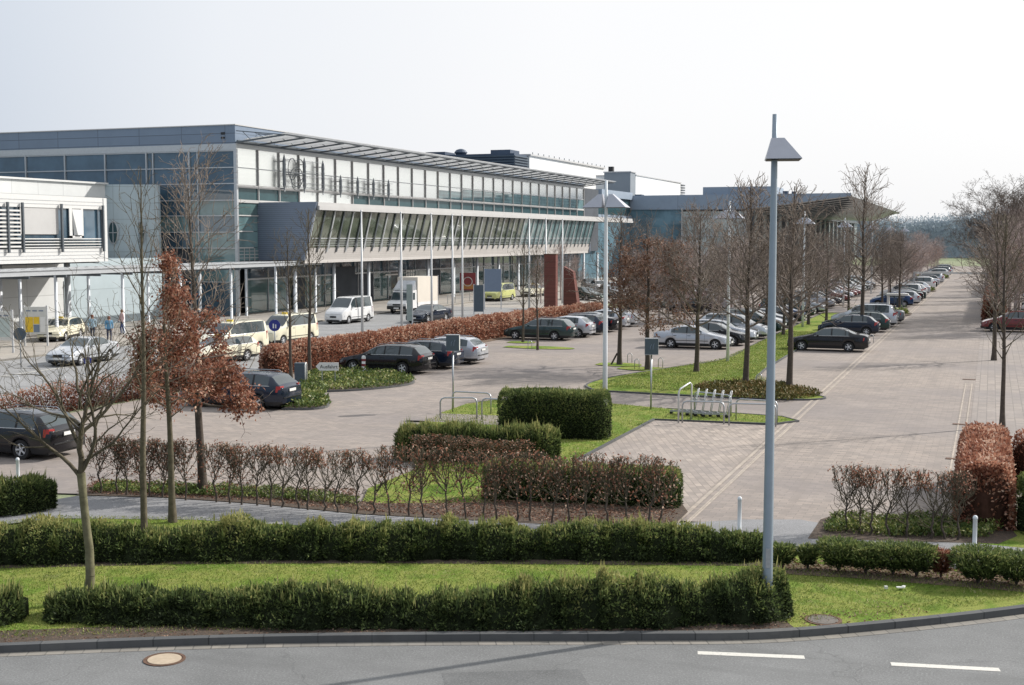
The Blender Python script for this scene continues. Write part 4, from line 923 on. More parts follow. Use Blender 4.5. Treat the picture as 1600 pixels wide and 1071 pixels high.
# sloping glass storey
YS = 186.0
def slope_x(z): return -56.3 - (9.6 - z) * .26
nb = int((YS - yb) / 1.815)
for k in range(0, nb, 2):
    a = yb + .3 + k * 1.815; b = min(a + 3.63, YS)
    part(MB().hexa([(slope_x(6) - .12, a, 6), (slope_x(6), a, 6), (slope_x(6), b, 6), (slope_x(6) - .12, b, 6), (slope_x(9.5) - .12, a, 9.5), (slope_x(9.5), a, 9.5), (slope_x(9.5), b, 9.5), (slope_x(9.5) - .12, b, 9.5)]), 'sloping_pane', MB_['g_slope'] if k < 30 else MB_['g_teal'])
for k in range(nb + 1):
    a = yb + .35 + k * 1.815
    part(MB().bar((slope_x(5.6) + .12, a, 5.6), (slope_x(9.5) + .08, a, 9.5), .07, .2, up=(0, 1, 0)), 'slanted_fin', MB_['steel_dark'] if k % 2 else MB_['steel'])
part(MB().box(-58.4, slope_x(5) + .05, yb + .3, YS, 4.62, 4.9).hexa([(-57.62, yb + .3, 4.75), (-57.5, yb + .3, 4.7), (-57.5, YS, 4.7), (-57.62, YS, 4.75), (-57.32, yb + .3, 6.0), (-57.2, yb + .3, 6.0), (-57.2, YS, 6.0), (-57.32, YS, 6.0)]), 'parapet_band', MB_['band'])
rl = MB()
for z in (6.2, 6.4, 6.6): rl.box(-57.05, -57.02, yb + .3, YS, z, z + .025)
rl.box(-57.08, -57.0, yb + .3, YS, 6.82, 6.9)
for k in range(int((YS - yb) / 1.815)): rl.box(-57.07, -57.02, yb + .5 + k * 1.815, yb + .55 + k * 1.815, 5.9, 6.85)
part(rl, 'railing', MB_['steel'])
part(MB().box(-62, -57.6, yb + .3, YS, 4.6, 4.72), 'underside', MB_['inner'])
part(MB().box(-62.2, slope_x(6), YS, YS + .3, 4.7, 9.4), 'end_wall', MB_['cladding'])
# ground floor glazing, recessed
gy = [yb + .3 + 3.63 * k for k in range(28)]
for k in range(len(gy) - 1):
    a, b = gy[k], gy[k + 1]
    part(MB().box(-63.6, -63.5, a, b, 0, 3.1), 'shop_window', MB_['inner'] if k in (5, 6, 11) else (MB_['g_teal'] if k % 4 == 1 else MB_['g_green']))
    part(MB().box(-63.6, -63.5, a, b, 3.15, 4.6), 'fanlight', MB_['g_dark'])
    part(MB().box(-63.5, -63.4, a - .04, a + .04, 0, 4.6), 'shop_mullion', MB_['steel'])
part(MB().box(-63.52, -63.38, yb, gy[-1], 3.05, 3.2), 'transom', MB_['steel'])
for k in range(0, len(gy), 2):
    part(MB().lathe([(.17, 0), (.17, 4.62)], (-58.8, gy[k] + .6, 0), 12), 'column', MT['pole_white'], smooth=True)
wg = MB()
for k in range(4):
    for j in range(7): wg.box(-63.3, -63.26, 133.6 + k * .62, 134.05 + k * .62, .5 + j * .4, .8 + j * .4)
part(wg, 'notice_grid', MT['white'])
part(MB().box(-63.2, -63.1, 128.0, 131.5, 2.7, 2.85), 'shop_sign', MT['white'])
# pavement side doors
part(MB().box(-63.35, -63.25, 108, 110.4, 0, 3.0), 'entrance_recess', MB_['inner'])
part(MB().box(-63.35, -63.25, 116.5, 121, 0, 3.9), 'entrance_recess', MB_['inner'])
# eave sunshade trusses
for k, a in enumerate(bays):
    p0 = (XF + .1, a, 15.2); tip = (-57.1, a, 15.72)
    part(MB().bar(p0, tip, .11, .14).bar((XF + .1, a, 16.2), tip, .07, .08).bar((-60.4, a, 15.35), (-61.2, a, 16.08), .05, .05).bar((-59, a, 15.5), (-60.0, a, 15.98), .05, .05), 'sunshade_truss', MB_['steel_dark'])
sl = MB()
for i in range(9):
    x = -61.4 + i * .52; z = 15.42 + (x + 61.9) * .098
    sl.hexa([(x, Y0 + .4, z), (x + .42, Y0 + .4, z + .05), (x + .42, Y1 + 1.0, z + .05), (x, Y1 + 1.0, z), (x, Y0 + .4, z + .03), (x + .42, Y0 + .4, z + .08), (x + .42, Y1 + 1.0, z + .08), (x, Y1 + 1.0, z + .03)])
part(sl, 'sunshade_slats', MT['slat_lit'])
part(MB().bar((-57.1, Y0 + .1, 15.75), (-57.1, Y1 + 1, 15.75), .1, .12).bar((XF + .25, Y0, 15.28), (XF + .25, Y1, 15.28), .16, .22), 'sunshade_rail', MB_['steel_dark'])
# rooftop: long glazed plant hall with dark plant block in front
H2 = thing('rooftop_hall', 'long white ribbed hall roof rising behind the terminal front with a louvred dark plant block', 'roof hall', (-85, 236, 16.7))
part(MB().box(-110, -85, 236, 287, 0, 22.9), 'wall', MB_['roofwhite'], H2)
part(MB().box(-112, -84.6, 235.6, 287, 22.9, 23.2), 'roof', MB_['ledge'], H2)
rp = MB()
for i in range(16): rp.tube([(-84.7, 237 + i * 3.3, 23.2), (-84.7, 237 + i * 3.3, 23.6)], .08, 5)
part(rp, 'roof_stubs', MB_['steel_dark'], H2)
part(MB().box(-103.6, -85.2, 228, 235.2, 0, 22.9), 'plant_block', MB_['roofdark'], H2)
lv = MB()
for i in range(7): lv.box(-103.8, -84.9, 227.7, 235.4, 19.3 + i * .5, 19.5 + i * .5)
part(lv, 'louvres', MB_['slate'] if 'slate' in MB_ else MT['slate'], H2)
part(MB().box(-103.6, -99.5, 228, 233, 22.9, 23.5), 'roof_plant', MB_['roofdark'], H2)
part(MB().box(-90, -86, 228, 233, 22.9, 23.6), 'roof_plant', MB_['roofdark'], H2)
part(MB().lathe([(.9, 22.9), (1.3, 23.4), (.9, 23.9), (.3, 24.1)], (-97, 230, 0), 14), 'roof_fan', MB_['roofdark'], H2)
H3 = thing('stair_tower', 'grey flat block with a small chimney beside a long white rooftop hall', 'roof block', (-76, 257, 16.7))
part(MB().box(-76.9, -71.2, 260, 264, 0, 20.6), 'wall', MB_['tower'], H3)
part(MB().box(-77.1, -71.0, 259.8, 264, 20.6, 20.8), 'roof', MB_['ledge'], H3)
part(MB().box(-76.3, -75.3, 261, 262, 20.8, 21.9), 'chimney', MT['black'], H3)
H4 = thing('rooftop_hall', 'second white ribbed roof hall ending in slatted louvres above the far terminal', 'roof hall', (-75, 260, 16.7))
part(MB().box(-80, -71.2, 264.2, 306, 0, 20.1), 'wall', MB_['roofwhite'], H4)
part(MB().box(-80, -71.0, 264.1, 306.2, 20.1, 20.3), 'roof', MB_['ledge'], H4)
l4 = MB()
for i in range(5): l4.box(-80, -71.2, 306.4, 311, 17.2 + i * .6, 17.5 + i * .6)
part(l4, 'louvres', MB_['steel_dark'], H4)

# ================================================================ second terminal (far)
YT = 230.0
T2 = thing('far_terminal', 'far terminal with deep blue grey roof edge, blue glass hall and a winged overhanging roof', 'terminal', (-41, YT, 0))
part(MB().box(-120, -41.6, YT + .6, 430, 0, 12.2), 'inner_hall', MB_['inner'], T2)
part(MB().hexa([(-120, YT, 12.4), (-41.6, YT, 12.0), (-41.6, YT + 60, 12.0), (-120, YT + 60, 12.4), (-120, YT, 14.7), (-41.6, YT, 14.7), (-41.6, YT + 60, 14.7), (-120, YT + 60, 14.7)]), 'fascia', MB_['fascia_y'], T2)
# butterfly overhang: outer edge from (-23, YT) to a tip far up the axis
P_in0, P_in1 = (-41.6, YT, 12.0), (-41.6, 470, 12.4)
tipx, tipy, tipz = -23.0, 352.0, 13.6
wing = MB()
wing.poly([(-41.6, YT, 12.0), (-23.2, YT, 14.2), (tipx, tipy, tipz - .1), (-30.3, 352, 11.3), (-41.6, 352, 11.8)])
wing.poly([(-41.6, YT, 14.7), (-23.2, YT, 14.72), (tipx, tipy, tipz), (-41.6, tipy, 14.7)])
part(wing, 'roof_wing', MB_['soffit'], T2)
part(MB().poly([(-41.6, YT - .02, 12.0), (-23.2, YT - .02, 14.2), (-23.2, YT - .02, 14.72), (-41.6, YT - .02, 14.7)]), 'wing_edge', MB_['fascia_y'], T2)
part(MB().poly([(-23.2, YT, 14.2), (-23.0, tipy, tipz - .15), (-23.0, tipy, tipz + .02), (-23.2, YT, 14.72)]).box(-30.3, -23, tipy, tipy + .2, 13.2, 13.5), 'wing_edge', MB_['steel'], T2)
for k in range(14):
    y = YT + 4 + k * 9; f = 0
    part(MB().bar((-41.6, y, 11.9), (-24.0, y, 14.0 - .004 * (y - YT)), .18, .3), 'roof_rib', MB_['steel_dark'], T2)
# glass hall facing the camera
part(MB().box(-68, -53.3, YT + .3, YT + .5, 0, 12.3), 'blue_glass_wall', MB_['g_t2'], T2)
part(MB().box(-53.1, -41.6, YT + .3, YT + .5, 0, 11.7), 'pale_glass_wall', MB_['g_t2b'], T2)
part(MB().box(-53.3, -53.1, YT - .1, YT + .5, 0, 12.3), 'mullion', MB_['ledge'], T2)
for x in (-50.3, -47.4, -44.5, -41.6): part(MB().box(x - .12, x + .12, YT, YT + .3, 0, 11.9), 'mullion', MB_['steel'], T2)
for z in (3.5, 7.2, 10.6): part(MB().box(-53.1, -41.6, YT + .1, YT + .3, z, z + .25), 'transom', MB_['steel'], T2)
part(MB().box(-41.6, -41.3, YT + .5, 430, 0, 11.9), 'side_glazing', MB_['g_t2b'], T2)
for k in range(20):
    y = YT + 3 + k * 9.5
    part(MB().box(-41.3, -40.6, y, y + 1.5, 0, 12.0), 'column', MB_['steel_dark'], T2)
part(MB().box(-41.2, -40.4, YT, 430, 11.4, 12.1), 'beam', MB_['steel_dark'], T2)
part(MB().box(-49.8, -37.0, YT + 2, YT + 14, 14.7, 16.15), 'roof_plant_room', MB_['fascia_y'], T2)
rb = MB()
for i, x in enumerate((-70, -67.4, -65.0, -62.4)): rb.box(x, x + 1.3, YT + 1, YT + 3, 14.7, 15.3 - i * .12)
rb.box(-35.5, -34.6, YT + 3, YT + 4, 14.7, 15.3).box(-33.9, -33.2, YT + 3, YT + 4, 14.7, 15.2)
part(rb, 'roof_units', MB_['roofdark'], T2)
# connecting wing between the two terminals
C1 = thing('link_wing', 'low dark glazed wing linking the near terminal to the far one', 'building wing', (-62, 206, 0))
part(MB().box(-95, -63, 198.5, YT - .1, 0, 10.3), 'wall', MB_['g_t2'], C1)
part(MB().box(-95, -62.6, 198.5, YT - .1, 10.3, 10.9).box(-95, -62.5, 210, YT - .1, 13.9, 15.2), 'roof_band', MB_['fascia_y'], C1)
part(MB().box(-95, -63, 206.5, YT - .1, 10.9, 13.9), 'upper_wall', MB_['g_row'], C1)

# ================================================================ low white wing on the left
W1 = thing('office_wing', 'white office wing with slatted sun blinds, oval windows and open ground floor', 'office wing', (-62, 70, ZB))
part(MB().box(-90, -72.7, 40, 92.4, 0, 11.55), 'wall', MB_['white_wall'], W1)
part(MB().box(-90, -72.5, 40, 92.6, 11.55, 11.7), 'roof_edge', MB_['louvre'], W1)
# curved shaded wall joining the terminal
cw = []
for i in range(11):
    t = i / 10; cw.append((-72.7 + 3.9 * t, 92.4 + 2.2 * t - 1.0 * math.sin(math.pi * t) * .5))
cm = MB()
for i in range(10):
    (xa, ya), (xb, yb2) = cw[i], cw[i + 1]
    cm.hexa([(xa, ya, 0), (xb, yb2, 0), (xb, yb2 + .3, 0), (xa, ya + .3, 0), (xa, ya, 11.55), (xb, yb2, 11.55), (xb, yb2 + .3, 11.55), (xa, ya + .3, 11.55)])
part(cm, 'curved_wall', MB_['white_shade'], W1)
def oval(x, y, z, rx, rz_):
    fr, gl = MB(), MB(); n = 28
    for k in range(n):
        t0, t1 = k / n * math.tau, (k + 1) / n * math.tau; o_, i_ = 1.0, .93
        fr.hexa([(x + rx * i_ * math.cos(t0), y - .1, z + rz_ * i_ * math.sin(t0)), (x + rx * math.cos(t0), y - .1, z + rz_ * math.sin(t0)), (x + rx * math.cos(t1), y - .1, z + rz_ * math.sin(t1)), (x + rx * i_ * math.cos(t1), y - .1, z + rz_ * i_ * math.sin(t1)),
                 (x + rx * i_ * math.cos(t0), y + .1, z + rz_ * i_ * math.sin(t0)), (x + rx * math.cos(t0), y + .1, z + rz_ * math.sin(t0)), (x + rx * math.cos(t1), y + .1, z + rz_ * math.sin(t1)), (x + rx * i_ * math.cos(t1), y + .1, z + rz_ * i_ * math.sin(t1))])
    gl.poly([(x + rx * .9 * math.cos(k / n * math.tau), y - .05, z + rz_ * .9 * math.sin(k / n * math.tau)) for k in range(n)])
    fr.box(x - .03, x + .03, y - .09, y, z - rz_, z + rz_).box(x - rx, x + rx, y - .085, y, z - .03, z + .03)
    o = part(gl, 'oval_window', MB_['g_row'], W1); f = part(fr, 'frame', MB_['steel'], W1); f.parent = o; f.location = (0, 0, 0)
oval(-72.0, 92.48, 7.35, .5, 1.0); oval(-69.95, 93.50, 7.35, .5, 1.0)
# louvred front block on stilts (x = -62 plane)
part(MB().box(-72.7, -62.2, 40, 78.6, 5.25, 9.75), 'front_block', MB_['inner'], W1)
part(MB().box(-72.8, -61.95, 40, 78.75, 9.0, 9.85).box(-72.8, -61.95, 40, 78.75, 5.15, 6.15).box(-62.3, -61.9, 78.45, 78.8, 5.15, 9.85), 'white_bands', MB_['louvre'], W1)
lb = MB()
for z in (9.25, 9.5, 5.4, 5.65, 5.9): lb.box(-61.96, -61.93, 40, 78.7, z, z + .03)
part(lb, 'shadow_joints', MB_['steel'], W1)
part(MB().box(-62.15, -62.1, 40, 78.4, 6.15, 9.0), 'window_band', MB_['g_dark'], W1)
bl = MB()
for k in range(10): bl.box(-62.0, -61.8, 56, 69.6, 6.25 + k * .27, 6.37 + k * .27)
part(bl, 'sun_blind_slats', MB_['louvre'], W1)
part(MB().box(-62.05, -62.0, 69.8, 73.6, 7.15, 9.0), 'roller_blind', MB_['ledge'], W1)
b2 = MB()
for k in range(4): b2.box(-61.98, -61.86, 69.8, 78.3, 6.2 + k * .2, 6.27 + k * .2)
part(b2, 'lower_slats', MB_['louvre'], W1)
for y in (65.3, 66.9, 68.4, 69.8, 73.7, 78.2): part(MB().box(-61.85, -61.7, y - .07, y + .07, 5.9, 9.3), 'blind_rail', MB_['steel_dark'], W1)
part(MB().box(-62.02, -61.95, 74.7, 75.0, 6.9, 9.0).box(-62.02, -61.95, 76.0, 76.2, 6.9, 9.0).box(-62.02, -61.95, 74.7, 76.2, 6.9, 7.05).hexa([(-62.0, 75.2, 7.1), (-61.8, 75.4, 7.1), (-61.8, 75.9, 7.1), (-62, 75.9, 7.1), (-62.0, 75.0, 8.95), (-61.95, 75.0, 8.95), (-61.95, 76.0, 8.95), (-62, 76.0, 8.95)]), 'tilted_window', MB_['louvre'], W1)
# ground floor below: set back walls, door, shop glass
part(MB().box(-66.2, -66, 40, 66, 0, 5.2), 'ground_glazing', MB_['g_green'], W1)
for y in (50, 53, 56, 59, 62, 64.5): part(MB().box(-66, -65.9, y - .05, y + .05, 0, 5.2), 'mullion', MB_['steel'], W1)
part(MB().box(-66, -65.9, 40, 66, 3.4, 3.5), 'transom', MB_['steel'], W1)
part(MB().box(-66.5, -66.2, 72, 79, 0, 5.2), 'white_panel_wall', MB_['white_wall'], W1)
part(MB().box(-66.1, -65.95, 67.2, 72, 3.3, 4.0), 'blue_sign_strip', MB_['blue'], W1)
part(MB().box(-66.15, -66.0, 69.0, 70.2, 0, 3.0), 'door', MB_['inner'], W1)
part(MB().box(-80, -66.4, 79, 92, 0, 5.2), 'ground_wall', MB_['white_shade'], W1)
part(MB().box(-67.35, -66.2, 78.9, 79.0, 0.1, 3.6), 'green_door', MB_['g_green'], W1)
part(MB().box(-80, -66.0, 78.98, 79.02, 3.2, 3.3), 'shadow_joints', MB_['steel'], W1)
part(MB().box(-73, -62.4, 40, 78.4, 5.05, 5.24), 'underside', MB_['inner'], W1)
for y in (62, 70, 77): part(MB().lathe([(.22, 0), (.22, 5.2)], (-64.2, y, 0), 12), 'column', MT['pole_white'], W1, True)

# ================================================================ covered walkway
CN = thing('covered_walkway', 'long slatted steel canopy on slim columns along the terminal pavement', 'canopy', (-60, 80, ZB))
part(MB().box(-58.1, -57.9, 40, 104.2, 4.45, 4.75).box(-62.1, -61.9, 40, 104.2, 4.45, 4.75).box(-60.1, -59.95, 40, 104.2, 4.5, 4.7), 'beam', MB_['steel'], CN)
part(MB().box(-57.88, -57.8, 40, 104.2, 4.78, 4.86), 'edge_strip', MB_['steel'], CN)
sl = MB()
for i in range(5):
    x = -61.6 + i * .82
    y = 40
    while y < 104:
        sl.box(x, x + .30, y + .1, y + 1.9, 4.80, 4.84); y += 2.1
part(sl, 'canopy_slats', MB_['steel'], CN)
for k in range(19):
    y = 41 + k * 3.5; part(MB().bar((-62.4, y, 4.35), (-57.6, y, 4.35), .1, .18), 'cross_beam', MB_['steel_dark'], CN)
for k in range(10):
    y = 41 + k * 7.0
    for x in (-58.5, -61.5): part(MB().lathe([(.11, 0), (.11, 4.4)], (x, y, 0), 10), 'column', MT['pole_white'], CN, True)

# ================================================================ logo sculpture of pointed masts and rings on the facade
def mast(y, z0, z1):
    mb = MB().lathe([(.06, z0 - .35), (.06, z0), (.12, z0 + .12), (.15, z0 + .2), (.15, z1 - .55), (.10, z1 - .3), (.02, z1)], (-61.45, y, 0), 10)
    for z in np.arange(z0 + .3, z1 - .6, .45): mb.lathe([(.15, z), (.18, z + .02), (.18, z + .09), (.15, z + .11)], (-61.45, y, 0), 10)
    mb.box(-62.0, -61.4, y - .04, y + .04, z0 - .1, z0).box(-62.0, -61.4, y - .04, y + .04, z1 - .7, z1 - .62)
    return mb
LG_ = thing('facade_logo_sculpture', 'steel sculpture of pointed masts, rings and wires mounted on the white upper glazing', 'sculpture', (-61.4, 110, 11))
for k, (y, z0, z1) in enumerate(((103.7, 11.5, 14.6), (107.4, 11.5, 14.5), (111.0, 11.45, 14.45), (114.6, 11.3, 13.2), (118.3, 11.3, 13.2), (121.9, 11.3, 13.2), (125.5, 11.3, 13.2))):
    part(mast(y, z0, z1), 'mast', MB_['steel_mid'], LG_, True)
wr = MB()
for z in (14.15, 13.2, 12.75, 12.1, 11.7): wr.tube([(-61.4, 103.7, z), (-61.4, 126.5 if z < 13 else 111, z)], .025, 4)
part(wr, 'wire', MB_['steel'], LG_)
def ring(cy, cz, ry, rz_, th=.05): return MB().tube([(-61.3, cy + ry * math.cos(k / 24 * math.tau), cz + rz_ * math.sin(k / 24 * math.tau)) for k in range(25)], .038, 6, cap=False)
for a in ((104.9, 13.3, .75, 1.0), (106.3, 13.3, .75, 1.0), (105.7, 12.6, 1.15, .9), (105.6, 12.1, .85, .75)):
    part(ring(*a), 'ring', MB_['steel_dark'], LG_, True)
part(MB().tube([(-61.3, 103.8, 12.95), (-61.3, 107.3, 12.95)], .05, 6).tube([(-61.3, 103.8, 12.75), (-61.3, 107.3, 12.75)], .05, 6), 'cross_bar', MB_['steel_dark'], LG_)
# ================================================================ lamps, poles, signs
def hat(mb, x0, x1, y0, y1, z0, z1, sx, m=0, tx0=None, tx1=None):
    """truncated pyramid hood"""
    tx0 = x0 + sx if tx0 is None else tx0; tx1 = x1 - sx if tx1 is None else tx1; ty0, ty1 = y0 + (y1 - y0) * .32, y1 - (y1 - y0) * .32
    return mb.hexa([(x0, y0, z0), (x1, y0, z0), (x1, y1, z0), (x0, y1, z0), (tx0, ty0, z1), (tx1, ty0, z1), (tx1, ty1, z1), (tx0, ty1, z1)], m)
def lamp_single():
    t = thing('street_lamp', 'tall grey lamp post with one pyramid shaped hood in the foreground right of centre', 'street lamp', (-3.62, 22.75, .09), rad(12))
    MB().tube([(0, 0, 0), (0, 0, .9), (0, 0, 4.0), (0, 0, 8.15), (0, 0, 8.97)], [.1, .092, .078, .055, .045], 16).build('pole', MT['pole'], t, True)
    mb = MB(); hat(mb, -.16, .46, -.34, .30, 8.18, 8.55, .1, 0, -.06, .16); mb.build('lamp_hood', MT['hat'], t)
    MB().box(-.14, .44, -.30, .28, 8.165, 8.18).build('lamp_underside', MT['black'], t)
    MB().box(-.04, .04, -.103, -.08, .9, 1.25).build('access_door', MT['galv'], t)
    MB().lathe([(.13, 0), (.13, .05), (.1, .08)], (0, 0, 0), 16).build('base_collar', MT['galv'], t)
    return t
lamp_single()
def lamp_double(label, x, y, h=8.92):
    t = thing('street_lamp', label, 'street lamp', (x, y, 0), 0, 'pale twin hooded lamp posts along the median')
    MB().tube([(0, 0, 0), (0, 0, 3), (0, 0, h - .9), (0, 0, h)], [.095, .085, .06, .05], 12).build('pole', MT['pole_white'], t, True)
    for s in (-1, 1):
        mb = MB()
        z0, z1 = h - .95, h - .48
        mb.hexa([(s * .07, -.32, z0), (s * .80, -.32, z0), (s * .80, .32, z0), (s * .07, .32, z0), (s * .12, -.1, z1), (s * .26, -.1, z1), (s * .26, .1, z1), (s * .12, .1, z1)])
        o = mb.build('lamp_hood', MT['hat'], t); fix_normals(o.data)
        MB().box(min(s * .09, s * .77), max(s * .09, s * .77), -.3, .3, z0 - .012, z0 - .002).build('lamp_underside', MT['black'], t)
    return t
l0 = lamp_double('tall pale twin hooded lamp post behind the tall clipped hedge block', -12.82, 43.6)
for y, x, lb in ((70.4, -13.6, 'pale twin hooded lamp post on the grass median at the silver sedan'), (99.8, -13.5, 'pale twin hooded lamp post on the median behind the dark sedan'), (133.4, -14.0, 'pale twin hooded lamp post at the far end of the median'), (163, -13.8, 'distant twin hooded lamp post, fifth along the lane'), (193, -13.8, 'distant twin hooded lamp post, sixth along the lane'), (225, -13.8, 'farthest twin hooded lamp post near the roof wing')):
    c = copy_tree(l0); c.location = (x, y, 0); c['label'] = lb
fl = 0
FL = [(578, 522), (616, 512), (668, 505), (699, 500), (728, 498), (826, 482), (849, 478), (871, 474)]
fl_lb = ['nearest and leftmost of the bare flagpoles', 'bare flagpole standing before the box truck', 'bare flagpole just right of the box truck', 'fourth bare flagpole between the two red banners', 'bare flagpole beside the second red banner', 'bare flagpole in front of the tall brick pillar, first of three', 'bare flagpole close left of the tall brick pillar', 'farthest bare flagpole between the brick pillars']
ft = thing('flagpole', fl_lb[0], 'flagpole', (0, 0, 0), 0, 'bare flagpoles in the hedge verge before the terminal')
MB().tube([(0, 0, 0), (0, 0, 3), (0, 0, 8.75)], [.10, .085, .05], 10).build('pole', MT['galv_light'], ft, True)
MB().lathe([(.05, 8.75), (.085, 8.8), (.06, 8.88), (.01, 8.9)], (0, 0, 0), 8).build('finial', MT['galv_light'], ft, True)
for i, (u, v) in enumerate(FL):
    o = ft if i == 0 else copy_tree(ft); x, y = G(u, v); x = -42.4; o.location = (x, y, 0); o['label'] = fl_lb[i]
def cyl_thing(name, label, cat, x, y, z, prof, mat, group=None, n=14):
    o = MB().lathe(prof, (0, 0, 0), n).build(name, mat, None, True); o.location = (x, y, z); return tag(o, label, cat, group)
bol = [(.045, 0), (.045, .84), (.052, .845), (.052, .87), (.04, .905), (.015, .92)]
for (u, v), lb in (((1522, 872), 'pale round topped steel bollard before the tall russet hedge'), ((1155, 838), 'thin steel bollard at the mouth of the lane left of the lamp post'), ((29, 768), 'steel bollard behind the dark yew bush near the black estate car')):
    t = thing('bollard', lb, 'bollard', (*G(u, v, .1), .1), 0, 'steel bollards across the footpath')
    MB().lathe(bol, (0, 0, 0), 14).build('post', MT['pole_white'], t, True)
# square sign boxes on poles
def signbox(label, x, y, h, rz):
    t = thing('sign_box', label, 'sign box', (x, y, .03), rz)
    MB().tube([(0, 0, 0), (0, 0, h - .62)], .035, 10).build('pole', MT['galv'], t, True)
    MB().box(-.26, .26, -.16, .16, h - .62, h).build('box', MT['slate'], t)
    MB().box(.262, .275, -.15, .15, h - .6, h - .02).build('side_panel', MT['white'], t)
    MB().box(-.27, .27, -.17, .17, h, h + .02).box(-.27, .27, -.17, .17, h - .64, h - .62).build('rim', MT['galv'], t)
    MB().tube([(-.06, -.165, h - .42), (-.05, -.165, h - .3), (0, -.165, h - .22)], .012, 5).tube([(.05, -.165, h - .42), (.06, -.165, h - .28), (.1, -.165, h - .18)], .012, 5).build('emblem', MT['bluegrey'], t)
signbox('dark square sign box on a thin pole beside the left trolley rails', *G(708, 640), 2.98, rad(18))
signbox('dark square sign box on a thin pole in the grass left of the luggage trolleys', *G(1017, 641), 2.85, rad(18))
# arrow sign with lettering
fx, fy = G(512, 603)
AS = thing('direction_sign', 'low white arrow sign reading Ausfahrt in the planted bed', 'sign', (fx, fy, .05), YAW)
MB().poly([(-.55, 0, .86), (-.38, 0, .66), (.52, 0, .66), (.52, 0, 1.04), (-.38, 0, 1.04)]).poly([(-.55, .03, .86), (-.38, .03, 1.04), (.52, .03, 1.04), (.52, .03, .66), (-.38, .03, .66)]).poly([(-.38, 0, 1.04), (.52, 0, 1.04), (.52, .03, 1.04), (-.38, .03, 1.04)]).poly([(.52, 0, .66), (.52, .03, .66), (.52, .03, 1.04), (.52, 0, 1.04)]).build('panel', MT['white'], AS)
MB().box(-.28, -.24, 0.005, .04, 0, .66).box(.33, .37, 0.005, .04, 0, .66).build('post', MT['galv'], AS)
def text_obj(body, size, mat, parent, loc, rot, name='lettering', ext=.002):
    cu = bpy.data.curves.new(name, 'FONT'); cu.body = body; cu.size = size; cu.align_x = 'CENTER'; cu.align_y = 'CENTER'; cu.extrude = ext
    tmp = bpy.data.objects.new('tmp', cu); COL.objects.link(tmp); bpy.context.view_layer.update()
    me = bpy.data.meshes.new_from_object(tmp.evaluated_get(bpy.context.evaluated_depsgraph_get())); bpy.data.objects.remove(tmp); bpy.data.curves.remove(cu)
    me.materials.clear(); me.materials.append(mat); o = bpy.data.objects.new(name, me); link(o, parent); o.location = loc; o.rotation_euler = rot; return o
text_obj('Ausfahrt', .24, MT['black'], AS, (.06, -.006, .84), (rad(90), 0, 0))
# red and white striped bollard
x, y = G(570, 582); SB = thing('striped_bollard', 'fat white bollard with dark red bands in front of the black estate car', 'bollard', (x, y, 0))
MB().lathe([(.17, 0), (.17, .78), (.14, .86), (.05, .9)], (0, 0, 0), 16).build('post', MT['white'], SB, True)
MB().lathe([(.172, .32), (.176, .33), (.176, .44), (.172, .45)], (0, 0, 0), 16).lathe([(.172, .58), (.176, .59), (.176, .70), (.172, .71)], (0, 0, 0), 16).build('band', MT['red'], SB, True)
# parking machine
x, y = G(471, 602); PM = thing('barrier_machine', 'dark blue parking machine behind the dark blue estate car', 'parking machine', (x, y, 0), .3)
MB().box(-.28, .18, -.2, .2, 0, 1.05).build('box', MT['slate'], PM)
MB().tube([(.22, -.15, 0), (.22, -.15, .95), (.22, -.05, 1.05), (.22, .1, 1.05), (.22, .15, .95), (.22, .15, 0)], .03, 6).build('guard_rail', MT['white'], PM, True)
# U-rails (trolley racks)
def urail(label, x0, y0, x1, y1, h=.82, grp='tubular steel rails of the trolley parks'):
    cx, cy = (x0 + x1) / 2, (y0 + y1) / 2; L = math.hypot(x1 - x0, y1 - y0); a = math.atan2(y1 - y0, x1 - x0); r = .16
    pts = [(-L / 2, 0, 0), (-L / 2, 0, h - r), (-L / 2 + r * .3, 0, h - r * .3), (-L / 2 + r, 0, h), (L / 2 - r, 0, h), (L / 2 - r * .3, 0, h - r * .3), (L / 2, 0, h - r), (L / 2, 0, 0)]
    o = MB().tube(pts, .03, 8).build('steel_rail', MT['galv'], None, True); o.location = (cx, cy, .02); o.rotation_euler = (0, 0, a); return tag(o, label, 'rail', grp)
def R2(a, b): return (*G(*a), *G(*b))
urail('front steel rail left of the clipped hedge, under the sign box', *R2((688, 656), (745, 656)))
urail('rear steel rail left of the clipped hedge', *R2((707, 645), (767, 648)))
urail('short steel rail against the left end of the clipped hedge', *R2((753, 657), (800, 660)))
urail('front steel rail right of the luggage trolleys', *R2((1066, 662), (1131, 664)))
urail('rear steel rail behind the luggage trolleys', *R2((1085, 645), (1142, 652)))
urail('front steel rail nearest the foreground lamp post', *R2((1139, 666), (1212, 668)))
urail('rear steel rail nearest the foreground lamp post', *R2((1150, 658), (1214, 662)))
